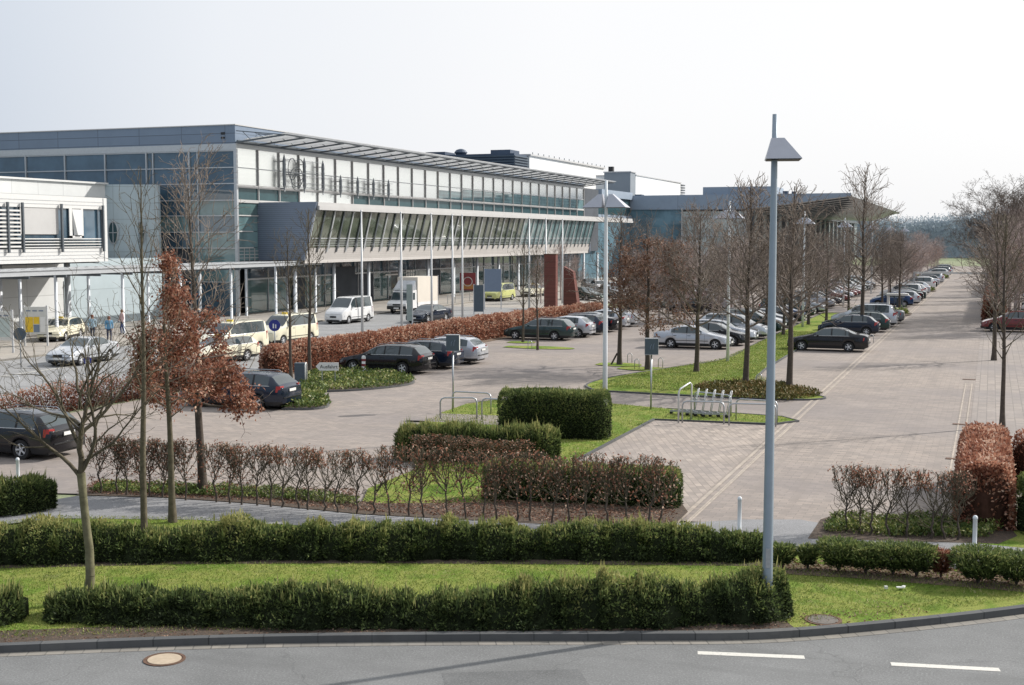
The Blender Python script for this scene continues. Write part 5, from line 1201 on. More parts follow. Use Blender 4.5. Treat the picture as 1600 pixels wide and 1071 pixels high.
# trolley stand frame (tall)
x, y = G(1060, 662)
o = MB().tube([(0, 0, 0), (0, 0, 1.15), (.05, .05, 1.28), (.22, .9, 1.42), (.26, 1.0, 1.35), (.26, 1.0, 0)], .035, 8).build('rack_frame', MT['galv_light'], None, True); o.location = (x, y, .02); tag(o, 'taller bent tube frame at the head of the luggage trolley row', 'rail')
def trolley(label, x, y, rz):
    t = thing('luggage_trolley', label, 'luggage trolley', (x, y, .02), rz, 'luggage trolleys nested in the rack')
    mb = MB().bar((-.45, -.26, .16), (.5, -.12, .14), .035).bar((-.45, .26, .16), (.5, .12, .14), .035)
    for k in range(4): mb.bar((-.4 + k * .26, -.24 + k * .03, .17), (-.4 + k * .26, .24 - k * .03, .17), .03)
    mb.build('platform', MT['galv'], t)
    MB().tube([(-.45, -.25, .15), (-.52, -.25, .55), (-.6, -.25, 1.0)], .018, 6).tube([(-.45, .25, .15), (-.52, .25, .55), (-.6, .25, 1.0)], .018, 6).tube([(-.6, -.25, 1.0), (-.63, 0, 1.03), (-.6, .25, 1.0)], .02, 6).tube([(-.53, -.25, .62), (-.53, .25, .62)], .014, 6).build('handle_frame', MT['galv_light'], t, True)
    bk = MB()
    for k in range(5): bk.bar((-.56, -.22 + k * .11, .61), (-.32, -.22 + k * .11, .61), .012)
    bk.bar((-.32, -.24, .76), (-.32, .24, .76), .014).bar((-.32, -.24, .61), (-.32, .24, .61), .014).build('basket', MT['galv'], t)
    for (wx, wy) in ((-.42, -.24), (-.42, .24), (.45, 0)):
        MB().lathe([(.02, -.02), (.07, -.018), (.07, .018), (.02, .02)], (wx, wy, .07), 10, axis='Y').build('wheel', MT['dark'], t, True)
    return t
tx, ty = G(1100, 652)
tl = ['luggage trolley at the grass end of the rack', 'second luggage trolley of the nested row', 'third luggage trolley of the nested row', 'fourth luggage trolley of the nested row', 'front luggage trolley nearest the steel rails']
for i in range(5):
    trolley(tl[i], tx - .9 + i * .34, ty + .28 - i * .10, rad(196))
# hoops protecting trees
def hoop(label, u, v, rz, h=.55):
    x, y = G(u, v); o = MB().tube([(-.12, 0, 0), (-.12, 0, h - .1), (0, 0, h), (.12, 0, h - .1), (.12, 0, 0)], .022, 6).build('tree_guard_hoop', MT['galv'], None, True); o.location = (x, y, 0); o.rotation_euler = (0, 0, rz); tag(o, label, 'hoop', 'steel hoops guarding the trees')
for lb, u, v in (('low steel hoop left of the russet leafed tree foot', 984, 567), ('low steel hoop at the front of the tree pit', 995, 577), ('low steel hoop right of the russet leafed tree foot', 1032, 575), ('steel hoop in the reddish ground cover bed', 1186, 602), ('white hoop by the tree in front of the green estate car', 828, 546), ('dark hoop behind the rear of the dark sedan', 1362, 536)):
    hoop(lb, u, v, .4)
x, y = G(955, 570); o = MB().tube([(0, 0, 0), (.28, .2, .62)], .05, 7).build('leaning_stake', MT['bark_dark']); o.location = (x, y, 0); tag(o, 'short wooden stake leaning beside the narrow tree', 'stake')
# brick pillars
for (u, v, h, wy, lb) in ((850, 492, 5.4, 2.4, 'tall dark brown brick pillar at the end of the long russet hedge'), (880, 482, 3.6, 4.6, 'lower red brick pillar with slanted top right of the tall one')):
    x, y = G(u, v); t = thing('brick_pillar', lb, 'brick pillar', (x, y, 0))
    mb = MB()
    if h > 5: mb.box(0, 1.1, 0, .6, 0, h)
    else: mb.hexa([(0, 0, 0), (1.5, 0, 0), (1.6, .7, 0), (0, .7, 0), (0, 0, h + .5), (1.0, 0, h), (1.0, .7, h), (0, .7, h + .5)])
    mb.build('shaft', MT['redbrick'], t)
    if h > 5: MB().box(-.03, 1.13, -.03, .63, h, h + .08).build('cap', MT['rusty'], t)
# sign boards by the road
def board(label, u, v, w, z0, z1, mat, rz=YAW, posts=2, cat='sign board', extra=None, nm='sign_board', pm=None):
    x, y = G(u, v); t = thing(nm, label, cat, (x, y, .02), rz)
    MB().box(-w / 2, w / 2, -.06, .06, z0, z1).build('panel', mat, t)
    mb = MB()
    for s in ((-1, 1) if posts == 2 else (1,)): mb.box(s * w / 2 - .05, s * w / 2 + .05, -.05, .05, 0, z1 + .08)
    mb.build('post', pm or MT['galv_light'], t)
    if extra: extra(t, w, z0, z1)
    return t
board('dark slate information pillar above the russet hedge', 748, 492, .85, .25, 2.65, MT['slate'])
board('raised blue grey blank road sign beside the green and yellow van', 770, 484, 1.6, 1.7, 3.9, MT['bluegrey'])
board('narrow grey green pillar behind the dark sedan on the road', 640, 508, .45, .3, 3.2, M_plain('grey_green', (.25, .30, .29), .5), posts=1)
def banner(t, w, z0, z1):
    MB().tube([(w * .28 * math.cos(k / 14 * math.tau), -.075, (z0 + z1) / 2 + w * .28 * math.sin(k / 14 * math.tau)) for k in range(15)], .05, 5, cap=False).build('emblem', MT['offwhite'], t)
    MB().box(-w * .4, w * .4, -.07, -.062, z0 + .15, z0 + .7).build('picture_band', M_plain('ochre_print', (.4, .18, .05), .6), t)
board('dark red banner sign right beside the box truck', 676, 470, 1.2, .5, 2.7, MT['red'], extra=banner, nm='banner_sign', cat='banner')
board('dark red banner sign with round emblem before the notice grid', 731, 462, 1.9, .6, 2.7, MT['red'], extra=banner, nm='banner_sign', cat='banner')
def info(t, w, z0, z1):
    if t['label'].startswith('tourist'):
        MB().box(-w * .44, -w * .1, -.07, -.062, z0 + .12, z1 - .65).box(-w * .08, w * .18, -.07, -.062, z0 + .65, z1 - .65).build('map_sheet', M_plain('yellow_print', (.75, .5, .03), .6), t)
        MB().box(-w * .08, w * .18, -.07, -.062, z0 + .12, z0 + .6).build('map_sheet', MT['bluegrey'], t)
        MB().box(w * .22, w * .42, -.07, -.062, z0 + .12, z1 - .65).build('map_sheet', MT['white'], t)
    else:
        MB().box(-w * .4, w * .4, -.07, -.062, z0 + .2, z1 - .4).build('map_sheet', M_plain('pale_print', (.45, .52, .5), .6), t)
    for k in range(3): MB().box(-w * .4 + k * w * .28, -w * .4 + k * w * .28 + w * .2, -.068, -.062, z1 - .3, z1 - .22).build('caption', MT['bluegrey'], t)
board('tourist information board with yellow map sheets beside the taxi', 57, 541, 1.45, .75, 2.5, MT['offwhite'], extra=info, nm='information_board', cat='information board')
board('pale information board at the left edge of the view', 2, 552, 1.45, .75, 2.5, MT['offwhite'], extra=info, nm='information_board', cat='information board')
def roundsign(label, u, v, h, r, mat, face=True, people=False):
    x, y = G(u, v); t = thing('round_sign', label, 'traffic sign', (x, y, 0), YAW)
    MB().tube([(0, 0, 0), (0, 0, h)], .035, 8).build('pole', MT['galv'], t, True)
    MB().lathe([(r, -.05), (r, -.035)], (0, 0, h - r), 24, axis='Y').build('disc', mat, t)
    if people:
        MB().box(-.1, -.03, -.058, -.05, h - r - .16, h - r + .1).box(.04, .1, -.058, -.05, h - r - .16, h - r + .06).build('figure_symbol', MT['white'], t)
roundsign('dark round sign on a pole seen from behind, in front of the taxi', 33, 575, 2.15, .34, MT['slate'])
roundsign('blue round footpath sign before the cream taxi van', 430, 563, 2.3, .33, MB_['blue'], people=True)
MB_['blue2'] = MB_['blue']
# height barrier gantry across the lane
GT = thing('height_barrier', 'white height limit beam across the lane far away', 'height barrier', (-8.4, 160, 0))
MB().bar((-.3, 0, 2.75), (8.2, 0, 2.75), .14, .22).build('beam', MT['offwhite'], GT)
MB().box(-.35, -.1, -.12, .12, 0, 2.8).box(7.8, 8.05, -.12, .12, 0, 2.8).build('post', MT['galv'], GT)
# barrier hut
x, y = G(1412, 484)
BH = thing('barrier_hut', 'low white pay hut shelter with dark posts on the far island', 'hut', (x - .6, y, 0))
MB().box(-1.0, 1.0, -.5, .5, 1.35, 1.55).build('roof', MT['white'], BH)
MB().box(-.95, -.75, -.4, .4, 0, 1.35).build('wall', MT['white'], BH)
MB().box(-.3, -.2, -.4, -.3, 0, 1.35).box(.1, .2, -.4, -.3, 0, 1.35).build('post', MT['slate'], BH)
MB().box(-.1, .5, -.1, .3, 0, 1.1).build('machine', MT['slate'], BH)
# wheel stops / bicycle stands near the left hedge
for i in range(5):
    o = MB().tube([(-.22, 0, 0), (-.22, 0, .4), (-.1, 0, .55), (.1, 0, .55), (.22, 0, .4), (.22, 0, 0)], .02, 6).build('bicycle_stand', MT['galv_light'], None, True)
    o.location = (-43.3 + i * .9, 46.6 + i * .5, 0); tag(o, 'pale bicycle hoop beside the service road at the left', 'bicycle stand', 'bicycle hoops by the left hedge')
# guard railing on the pavement in front of the banners
GR = thing('pedestrian_railing', 'low grey railing on the pavement below the red banners', 'railing', (-53, 128, 0))
mb = MB().bar((0, -6, .95), (0, 8, .95), .05).bar((0, -6, .5), (0, 8, .5), .04)
mb.build('rail', MT['galv'], GR)
mb = MB()
for k in range(8): mb.bar((0, -6 + k * 2, 0), (0, -6 + k * 2, .97), .05)
mb.build('post', MT['galv'], GR)
# litter on the right lawn
x, y = G(1407, 929); o = MB().cbox((0, 0, .02), (.16, .07, .02), 0, .4).cbox((.05, .05, .03), (.09, .05, .02), 0, 1.2).build('paper_scrap', MT['white']); o.location = (x, y, .12); tag(o, 'scrap of white paper lying on the right lawn', 'litter')
x, y = G(1384, 929); o = MB().cbox((0, 0, .02), (.06, .06, .05), 0, .4).build('paper_scrap', MT['offwhite']); o.location = (x, y, .12); tag(o, 'small pale crumpled scrap left of the paper on the lawn', 'litter')
# striped marker posts on the forecourt
for i, (u, v) in enumerate(((812, 470), (899, 475), (690, 508))):
    pass
# ================================================================ cars
def CK(L, W, top, belt, side_win, ws, rw, wheels, wr=.315, zb=.21, tumble=.42, seams=(), roof_rails=False, kind='car', rear_h=.82, nose_h=.62, plate_z=.62):
    return dict(L=L, W=W, top=top, belt=belt, side_win=side_win, ws=ws, rw=rw, wheels=wheels, wr=wr, zb=zb, tumble=tumble, seams=seams, rails=roof_rails, kind=kind, rear_h=rear_h, nose_h=nose_h, plate_z=plate_z)
KINDS = {
 'sedan': CK(4.78, 1.80, [(0, .60), (.10, .70), (.6, .83), (1.25, .96), (1.45, 1.02), (2.1, 1.38), (2.6, 1.435), (3.1, 1.42), (3.5, 1.32), (4.02, 1.10), (4.4, 1.07), (4.68, 1.03), (4.78, .92)], .93,
    ((1.72, 2.62), (2.70, 3.45), (3.50, 3.66)), (1.38, 2.15), (3.35, 4.0), (.86, 3.68), seams=(1.52, 2.66, 3.56)),
 'estate': CK(4.80, 1.80, [(0, .60), (.10, .70), (.6, .83), (1.25, .96), (1.45, 1.02), (2.1, 1.38), (2.6, 1.45), (3.5, 1.455), (4.1, 1.41), (4.3, 1.35), (4.62, 1.03), (4.74, .98), (4.8, .86)], .94,
    ((1.72, 2.62), (2.70, 3.45), (3.54, 4.2)), (1.38, 2.15), (4.26, 4.62), (.86, 3.68), seams=(1.52, 2.66, 3.50), roof_rails=True, rear_h=.86),
 'hatch': CK(4.15, 1.74, [(0, .60), (.10, .72), (.5, .85), (1.0, .97), (1.15, 1.02), (1.8, 1.40), (2.3, 1.47), (3.2, 1.44), (3.55, 1.36), (3.95, 1.02), (4.08, .97), (4.15, .86)], .95,
    ((1.45, 2.3), (2.38, 3.05), (3.12, 3.35)), (1.08, 1.85), (3.5, 3.95), (.78, 3.35), seams=(1.3, 2.34, 3.1), rear_h=.86),
 'mpv': CK(4.75, 1.84, [(0, .68), (.10, .82), (.5, .95), (.95, 1.06), (1.1, 1.12), (1.85, 1.60), (2.4, 1.70), (3.9, 1.70), (4.35, 1.62), (4.62, 1.10), (4.71, 1.0), (4.75, .86)], 1.04,
    ((1.5, 2.35), (2.43, 3.2), (3.3, 4.2)), (1.02, 1.9), (4.3, 4.62), (.88, 3.75), seams=(1.35, 2.39, 3.25), rear_h=.98, roof_rails=True),
 'taxi_van': CK(4.80, 1.90, [(0, .75), (.08, .92), (.5, 1.08), (.95, 1.2), (1.08, 1.26), (1.75, 1.82), (2.2, 1.92), (4.4, 1.92), (4.65, 1.84), (4.76, 1.2), (4.8, .8)], 1.16,
    ((1.35, 2.1), (2.2, 3.2), (3.3, 4.45)), (1.0, 1.82), (4.62, 4.76), (.9, 3.85), tumble=.2, seams=(1.25, 2.15, 3.25), rear_h=1.0),
 'van': CK(5.0, 1.92, [(0, .72), (.08, .92), (.45, 1.12), (.9, 1.26), (1.02, 1.34), (1.7, 2.0), (2.1, 2.12), (4.7, 2.12), (4.88, 2.02), (4.96, 1.3), (5.0, .8)], 1.22,
    ((1.3, 2.05), (2.3, 3.3), (3.5, 4.55)), (.95, 1.78), (4.84, 4.96), (.9, 4.0), tumble=.14, seams=(1.2, 2.15, 3.4), rear_h=1.05),
}
def smooth_top(top):
    S = np.array([p[0] for p in top]); Z = np.array([p[1] for p in top])
    def f(s):
        k = np.linspace(-.09, .09, 7); return float(np.mean(np.interp(np.clip(s + k, 0, S[-1]), S, Z)))
    return f
def make_car(kn):
    K = KINDS[kn]; L, W = K['L'], K['W']; top = smooth_top(K['top']); wr = K['wr']; ar = wr + .055
    st = set(np.round(np.arange(0, L + .001, .085), 3)); st.add(L)
    for w_ in K['wheels']:
        for a in np.linspace(-1, 1, 17): st.add(round(w_ + a * ar, 3))
    for a, b in list(K['side_win']) + [K['ws'], K['rw']]: st.add(a); st.add(b)
    sm = []
    for q in K['seams']: st.add(q - .006); st.add(q + .006); sm.append(q)
    st = sorted(st); s2 = [st[0]]
    for q in st[1:]:
        if q - s2[-1] > .004: s2.append(q)
    st = s2
    def half(s):
        w_ = W / 2
        f = max(0, (.85 - s) / .85); r = max(0, (s - (L - .7)) / .7)
        return w_ * (1 - .17 * f ** 2.4 - .10 * r ** 2.4)
    rows = []
    for s in st:
        t = top(s); w_ = half(s); b = min(K['belt'] + .05 * max(0, s / L), t - .035)
        zb = K['zb'] + .06 * max(0, (.3 - s) / .3) + .08 * max(0, (s - L + .3) / .3)
        for q in K['wheels']:
            d = ar * ar - (s - q) ** 2
            if d > 0: zb = max(zb, .30 + math.sqrt(d))
        gh = max(0, t - b - .05); te = t - (.05 if gh > .1 else .015)
        wro = w_ * .955 - max(0, te - b) * K['tumble']
        inn = .075 if gh > .1 else .10
        zs = [zb, max(.36, zb + .01), max(.55, zb + .02), max(b - .14, zb + .03), b, te, t - .012, t + .004, t + .012]
        ws_ = [w_ * .95, w_ * .99, w_, w_ * .985, w_ * .955, wro, wro - inn, wro * .5, 0]
        rows.append((s, zs, ws_))
    nr = 9
    parts = {}
    def add(tagname, quad, m=0): parts.setdefault(tagname, []).append((quad, m))
    grid = {}
    for i, (s, zs, ws_) in enumerate(rows):
        for sgn in (1, -1):
            for k in range(nr):
                off = 0
                if s < .02: off = .05 * (1 - (abs(ws_[k]) / (W / 2)) ** 2)     # bulged nose
                if s > L - .02: off = -.05 * (1 - (abs(ws_[k]) / (W / 2)) ** 2)
                grid[(i, sgn, k)] = (L / 2 - s + off, sgn * ws_[k], zs[k])
    def inr(a, rng): return rng[0] - .003 <= a <= rng[1] + .003
    for i in range(len(rows) - 1):
        sa, sb = rows[i][0], rows[i + 1][0]; mid = (sa + sb) / 2
        tall = top(mid) - K['belt'] > .13
        for sgn in (1, -1):
            for k in range(nr - 1):
                q = [grid[(i, sgn, k)], grid[(i + 1, sgn, k)], grid[(i + 1, sgn, k + 1)], grid[(i, sgn, k + 1)]]
                if sgn < 0: q = q[::-1]
                tg, m = 'body', 0
                if k == 4 and tall and top(mid) - K['belt'] > .18:
                    for wi, r in enumerate(K['side_win']):
                        if inr(mid, r): tg = 'side_window%d_%d' % (wi, sgn)
                    if tg == 'body' and K['side_win'][0][0] < mid < K['side_win'][-1][1]: m = 1
                if k >= 6 and inr(mid, K['ws']): tg = 'windscreen'
                if k >= 6 and inr(mid, K['rw']): tg = 'rear_window'
                if 1 <= k <= 3 and any(abs(mid - x) < .007 for x in sm): m = 1
                if k == 0 and m == 0 and not any(abs(mid - w_) < ar for w_ in K['wheels']): m = 2
                add(tg, q, m)
    for i, rev in ((0, False), (len(rows) - 1, True)):
        for k in range(nr - 1):
            q = [grid[(i, 1, k)], grid[(i, 1, k + 1)], grid[(i, -1, k + 1)], grid[(i, -1, k)]]
            add('body', q[::-1] if rev else q, 0)
    out = {}
    def weld(qs):
        mb = MB(); idx = {}
        for q, m in qs:
            f = []
            for p in q:
                key = (round(p[0], 4), round(p[1], 4), round(p[2], 4))
                if key not in idx: idx[key] = len(mb.v); mb.v.append(p)
                if not f or f[-1] != idx[key]: f.append(idx[key])
            if len(set(f)) >= 3: mb.f.append(tuple(dict.fromkeys(f))); mb.m.append(m)
        return mb
    for tg, qs in parts.items():
        nm = 'side_window' if tg.startswith('side_window') else tg
        mats = [MT['white'], MT['seam'], MT['black']] if tg == 'body' else [MT['carglass']]
        out[tg] = (nm, weld(qs).mesh(nm, mats, True))
    fix_normals(out['body'][1])
    root = thing(kn, 'car', 'car'); 
    root.location = (0, 0, 0)
    for tg, (nm, me) in out.items(): link(bpy.data.objects.new(nm, me), root)
    hW = W / 2
    ub = MB().box(-L / 2 + .18, L / 2 - .18, -hW * .80, hW * .80, .17, .62)
    ub.build('underbody', MT['black'], root)
    # lights, grille, plates, bumpers, mirrors, handles
    nz = K['nose_h']
    for s in (1, -1):
        mb = MB(); xf = L / 2
        mb.hexa([(xf - .02, s * hW * .34, nz - .09), (xf - .26, s * hW * .955, nz - .06), (xf - .30, s * hW * .80, nz - .06), (xf - .2, s * hW * .34, nz - .09), (xf - .055, s * hW * .36, nz + .055), (xf - .30, s * hW * .945, nz + .09), (xf - .34, s * hW * .80, nz + .09), (xf - .2, s * hW * .36, nz + .06)])
        o = mb.build('headlight', MT['lamp'], root); fix_normals(o.data)
        mb = MB(); xr = -L / 2; z0, z1 = K['rear_h'] - .12, K['rear_h'] + .07
        if kn in ('hatch', 'mpv', 'estate'): z1 += .06
        if kn in ('van', 'taxi_van'): z0, z1 = .75, 1.25
        inn = .50 if kn in ('sedan',) else .66
        mb.hexa([(xr + .005, s * hW * inn, z0), (xr + .06, s * hW * .90, z0), (xr + .26, s * hW * .968, z0), (xr + .26, s * hW * .6, z0), (xr + .03, s * hW * inn, z1), (xr + .08, s * hW * .89, z1), (xr + .24, s * hW * .957, z1), (xr + .24, s * hW * .6, z1)])
        o = mb.build('tail_light', MT['tail'], root); fix_normals(o.data)
        wsx = L / 2 - K['side_win'][0][0] - .12
        o = MB().lathe([(.01, -.1), (.07, -.08), (.085, 0), (.07, .08), (.01, .1)], (0, 0, 0), 8, axis='Y').build('wing_mirror', MT['white'], root, True); o.location = (wsx, s * (hW + .07), K['belt'] + .06); o.scale = (.9, 1, .75); o['_paint'] = 1
        hd = MB()
        for q in K['seams'][1:]: hd.box(L / 2 - q + .06, L / 2 - q + .26, min(s * hW * .975, s * hW * .995), max(s * hW * .975, s * hW * .995) , K['belt'] - .13, K['belt'] - .10)
        hd.build('door_handle', MT['black'], root)
        bz = MB(); q0, q1 = K['side_win'][0][0] - .1, K['side_win'][-1][1] + .05
        pts_ = [(L / 2 - q, s * (half(q) * .957 + .006), min(K['belt'] + .05 * q / L, top(q) - .035) + .004) for q in np.linspace(q0, q1, 9)]
        bz.tube(pts_, .013, 5).build('window_trim', MT['galv_light'], root)
        if K['rails']:
            rz_ = top(2.6) ; MB().tube([(L / 2 - 2.15, s * (hW * .955 - .27), rz_ - .02), (L / 2 - 2.3, s * (hW * .955 - .27), rz_ + .045), (L / 2 - 3.9, s * (hW * .955 - .27), rz_ + .045), (L / 2 - 4.05, s * (hW * .955 - .27), rz_ - .04)], .016, 5).build('roof_rail', MT['galv'], root)
        MB().box(-L / 2 + .95 + .3, L / 2 - 1.3, min(s * hW * .992, s * (hW + .012)), max(s * hW * .992, s * (hW + .012)), .50, .535).build('trim_strip', MT['black'], root)
    MB().box(L / 2 - .06, L / 2 + .052, -hW * .30, hW * .30, nz - .10, nz + .03).build('grille', MT['black'], root)
    MB().box(L / 2 - .06, L / 2 + .056, -hW * .62, hW * .62, .24, .34).build('air_intake', MT['black'], root)
    MB().box(L / 2 + .04, L / 2 + .062, -.26, .26, .38, .49).build('number_plate', MT['plate'], root)
    pz = K['plate_z'] + (.12 if kn != 'sedan' else .06)
    MB().box(-L / 2 - .058, -L / 2 - .04, -.26, .26, pz, pz + .11).build('number_plate', MT['plate'], root)
    MB().box(-L / 2 - .06, -L / 2 + .05, -hW * .80, hW * .80, .50, .54).build('bumper_strip', MT['black'], root)
    # wheels
    tyre = MB().lathe([(wr * .60, -.1), (wr * .96, -.1), (wr, -.07), (wr, .07), (wr * .96, .1), (wr * .60, .1)], (0, 0, 0), 24, axis='Y', cap=False).mesh('wheel', MT['tyre'], False)
    rm = MB().lathe([(wr * .66, -.0), (wr * .66, .09), (wr * .60, .104), (wr * .60, .07), (wr * .58, .03)], (0, 0, 0), 24, axis='Y', m=0, cap=False)
    rm.lathe([(wr * .6, .03), (wr * .6, .035)], (0, 0, 0), 20, axis='Y', m=1).lathe([(.05, .05), (.05, .095), (.03, .1)], (0, 0, 0), 10, axis='Y')
    ns = 5 if kn in ('sedan', 'estate') else 7
    for k in range(ns):
        a = k / ns * math.tau; rm.bar((.03 * math.cos(a), .085, .03 * math.sin(a)), (wr * .62 * math.cos(a), .09, wr * .62 * math.sin(a)), .055 if ns == 5 else .035, .02, up=(0, 1, 0))
    rim = rm.mesh('rim', [MT['rim'], MT['black']])
    for q in K['wheels']:
        for s in (1, -1):
            o = bpy.data.objects.new('wheel', tyre); link(o, root); o.location = (L / 2 - q, s * (hW - .12), wr); o.rotation_euler = (0, 0, 0 if s > 0 else math.pi)
            r_ = bpy.data.objects.new('rim', rim); link(r_, o)
    root['_L'] = L
    return root
PAINT = {}
def paint(name, c, metal=.35, rough=.16, var=.03):
    PAINT[name] = M_plain('car_paint_' + name, c, rough, metal, var, 2, coat=.5, spec=.35); return PAINT[name]
for n, c, mt in (('black', (.008, .008, .011), .0), ('darkblue', (.010, .018, .036), .1), ('green', (.035, .060, .060), .4), ('silver', (.50, .52, .56), .35), ('white', (.72, .72, .72), 0), ('cream', (.74, .70, .54), 0),
                 ('red', (.17, .03, .028), .1), ('grey', (.16, .17, .18), .4), ('blue', (.025, .06, .15), .3), ('paleblue', (.34, .42, .52), .4), ('lightsilver', (.55, .57, .60), .45), ('darkgreen', (.02, .045, .04), .3), ('lime', (.58, .60, .24), 0)):
    paint(n, c, mt)
protos = {k: make_car(k) for k in KINDS}
first = {k: True for k in KINDS}
CARS = []
NICE = {'sedan': 'parked_sedan', 'estate': 'parked_estate_car', 'hatch': 'parked_hatchback', 'mpv': 'parked_people_carrier', 'taxi_van': 'taxi_van', 'van': 'delivery_van'}
CATS = {'sedan': 'car', 'estate': 'car', 'hatch': 'car', 'mpv': 'car', 'taxi_van': 'taxi', 'van': 'van'}
def car(kind, col, label, x, y, rz, z=-.02, group='cars parked in the lots', s=1.0, name=None, cat=None):
    if first[kind]: o = protos[kind]; first[kind] = False
    else: o = copy_tree(protos[kind])
    o.name = name or NICE[kind]; o.location = (x, y, z); o.rotation_euler = (0, 0, rz); o.scale = (s, s, s)
    o['label'] = label; o['category'] = cat or CATS[kind]; o['group'] = group
    for c in o.children:
        if c.name.startswith('body') or '_paint' in c.keys():
            c.material_slots[0].link = 'OBJECT'; c.material_slots[0].material = PAINT[col]
    CARS.append(o); return o
W_ = math.pi     # nose towards -X (the hedge)
E_ = 0.0         # nose towards +X
# row with noses to the russet hedge
car('estate', 'black', 'black estate car at the left edge, its tail towards the middle', -29.55, 32.35, W_ + .02, z=-.02)
car('estate', 'darkblue', 'dark blue estate car behind the broad russet tree, white rear window reflection', -28.85, 44.9, W_ + .03)
car('estate', 'black', 'black estate car with bright wheels behind the arrow sign, first of the group of three', -29.15, 59.2, W_)
car('estate', 'darkblue', 'dark estate car in the middle of the group of three behind the arrow sign', -28.75, 62.0, W_)
car('estate', 'silver', 'silver estate car, last of the group of three by the sign box', -28.5, 64.9, W_)
car('estate', 'green', 'grey green estate car behind the pair of thin trees', -28.75, 82.1, W_)
car('hatch', 'silver', 'silver car second in the row beside the green estate car', -28.0, 85.0, W_)
car('estate', 'darkblue', 'dark estate car third in the row beyond the green estate car', -28.2, 87.8, W_)
car('sedan', 'black', 'black sedan fourth in the row beyond the green estate car', -28.1, 90.6, W_)
car('hatch', 'silver', 'silver hatchback fifth in the row, partly behind the pale lamp post', -27.8, 93.4, W_)
car('sedan', 'lightsilver', 'bright silver sedan, last of the row left of the narrow tree', -28.2, 96.6, W_)
# row facing the median from the left
car('sedan', 'silver', 'silver sedan in profile right of the sign box, nose at the grass median', -17.45, 79.1, E_)
car('hatch', 'black', 'black hatchback right behind the silver sedan in profile', -16.7, 82.0, E_)
car('estate', 'silver', 'silver grey estate car third in the row at the median lamp post', -16.9, 85.0, E_)
car('mpv', 'lightsilver', 'light silver people carrier with dark windows fourth in the row at the median', -16.6, 88.0, E_)
car('mpv', 'darkgreen', 'dark green off roader fifth in the row at the median', -16.5, 93.2, E_)
car('hatch', 'silver', 'silver hatchback behind the dark green off roader', -16.5, 97.0, E_)
car('sedan', 'grey', 'grey sedan two places behind the dark green off roader', -16.5, 100.0, E_)
car('sedan', 'black', 'black car in the sunlit glare behind the median trees', -16.5, 105.0, E_)
car('hatch', 'blue', 'blue hatchback in the row behind the foreground lamp post', -16.5, 108.2, E_)
# row facing the median from the lane
car('sedan', 'black', 'black sedan in full profile on the lane side of the median', -9.25, 80.2, W_ - .01)
car('hatch', 'darkblue', 'dark blue hatchback behind the tallest median tree', -9.4, 93.6, W_)
car('estate', 'darkgreen', 'dark green estate car tail beside the silver people carrier', -9.3, 97.6, W_)
car('mpv', 'lightsilver', 'large silver people carrier on the lane side of the median', -9.2, 103.3, W_, s=1.04)
car('sedan', 'grey', 'dark grey sedan just past the large silver people carrier', -8.9, 107.8, W_)
# right of the lane
car('hatch', 'red', 'dark red hatchback at the right edge beside the lane', 1.65, 101.2, W_ + .05, s=1.06)
car('sedan', 'lightsilver', 'silver sedan hidden behind the red hatchback', 2.1, 104.4, W_)
car('estate', 'grey', 'grey car behind the red hatchback and the silver one', 3.3, 107.4, W_)
# far row along the lane
cr = np.random.default_rng(12)
GF = 'far row of cars along the left lane edge'
seq = [(134, 'hatch', 'blue'), (138, 'estate', 'lightsilver'), (141.5, 'hatch', 'darkblue'), (144.5, 'sedan', 'black'), (148, 'sedan', 'darkgreen'), (152, 'mpv', 'white'), (156, 'hatch', 'silver'), (160, 'estate', 'white'), (164, 'sedan', 'silver'), (168, 'hatch', 'lightsilver'), (180, 'mpv', 'white'), (184, 'sedan', 'black'), (188.5, 'hatch', 'white'), (193, 'sedan', 'silver'), (198, 'estate', 'black'), (204, 'mpv', 'lightsilver'), (210, 'sedan', 'silver'), (217, 'hatch', 'red'), (240, 'estate', 'white'), (247, 'mpv', 'grey'), (255, 'sedan', 'lightsilver'), (264, 'mpv', 'grey')]
WORD = {'black': 'black', 'darkblue': 'dark blue', 'green': 'grey green', 'silver': 'silver', 'white': 'white', 'cream': 'cream', 'red': 'dark red', 'grey': 'grey', 'blue': 'blue', 'lightsilver': 'light silver', 'darkgreen': 'dark green', 'paleblue': 'pale blue', 'lime': 'lime'}
KW = {'sedan': 'sedan', 'estate': 'estate car', 'hatch': 'hatchback', 'mpv': 'people carrier'}
for y, k, c in seq: car(k, c, 'small %s %s in the far row along the lane' % (WORD[c], KW[k]), -9.3 + cr.normal() * .15, y, W_, group=GF + ', ' + WORD[c] + ' ' + KW[k])
for y0, x, e, n in ((113, -16.6, E_, 10), (150, -17, E_, 12), (112, -25.5, W_, 7), (118, -31.5, E_, 8), (150, -33, W_, 10), (115, 5.5, W_, 8), (150, 6, W_, 8)):
    for i in range(n):
        if cr.random() < .2: continue
        k = ['sedan', 'hatch', 'estate', 'mpv'][int(cr.integers(0, 4))]; c = ['silver', 'lightsilver', 'black', 'darkblue', 'white', 'grey', 'silver', 'darkgreen', 'red'][int(cr.integers(0, 9))]
        side = 'right of the lane' if x > 0 else 'among the trees of the distant lots'
        car(k, c, 'distant %s %s %s' % (WORD[c], KW[k], side), x + cr.normal() * .15, y0 + i * 3.1, e, group='distant parked cars %s, %s %s' % (side, WORD[c], KW[k]))
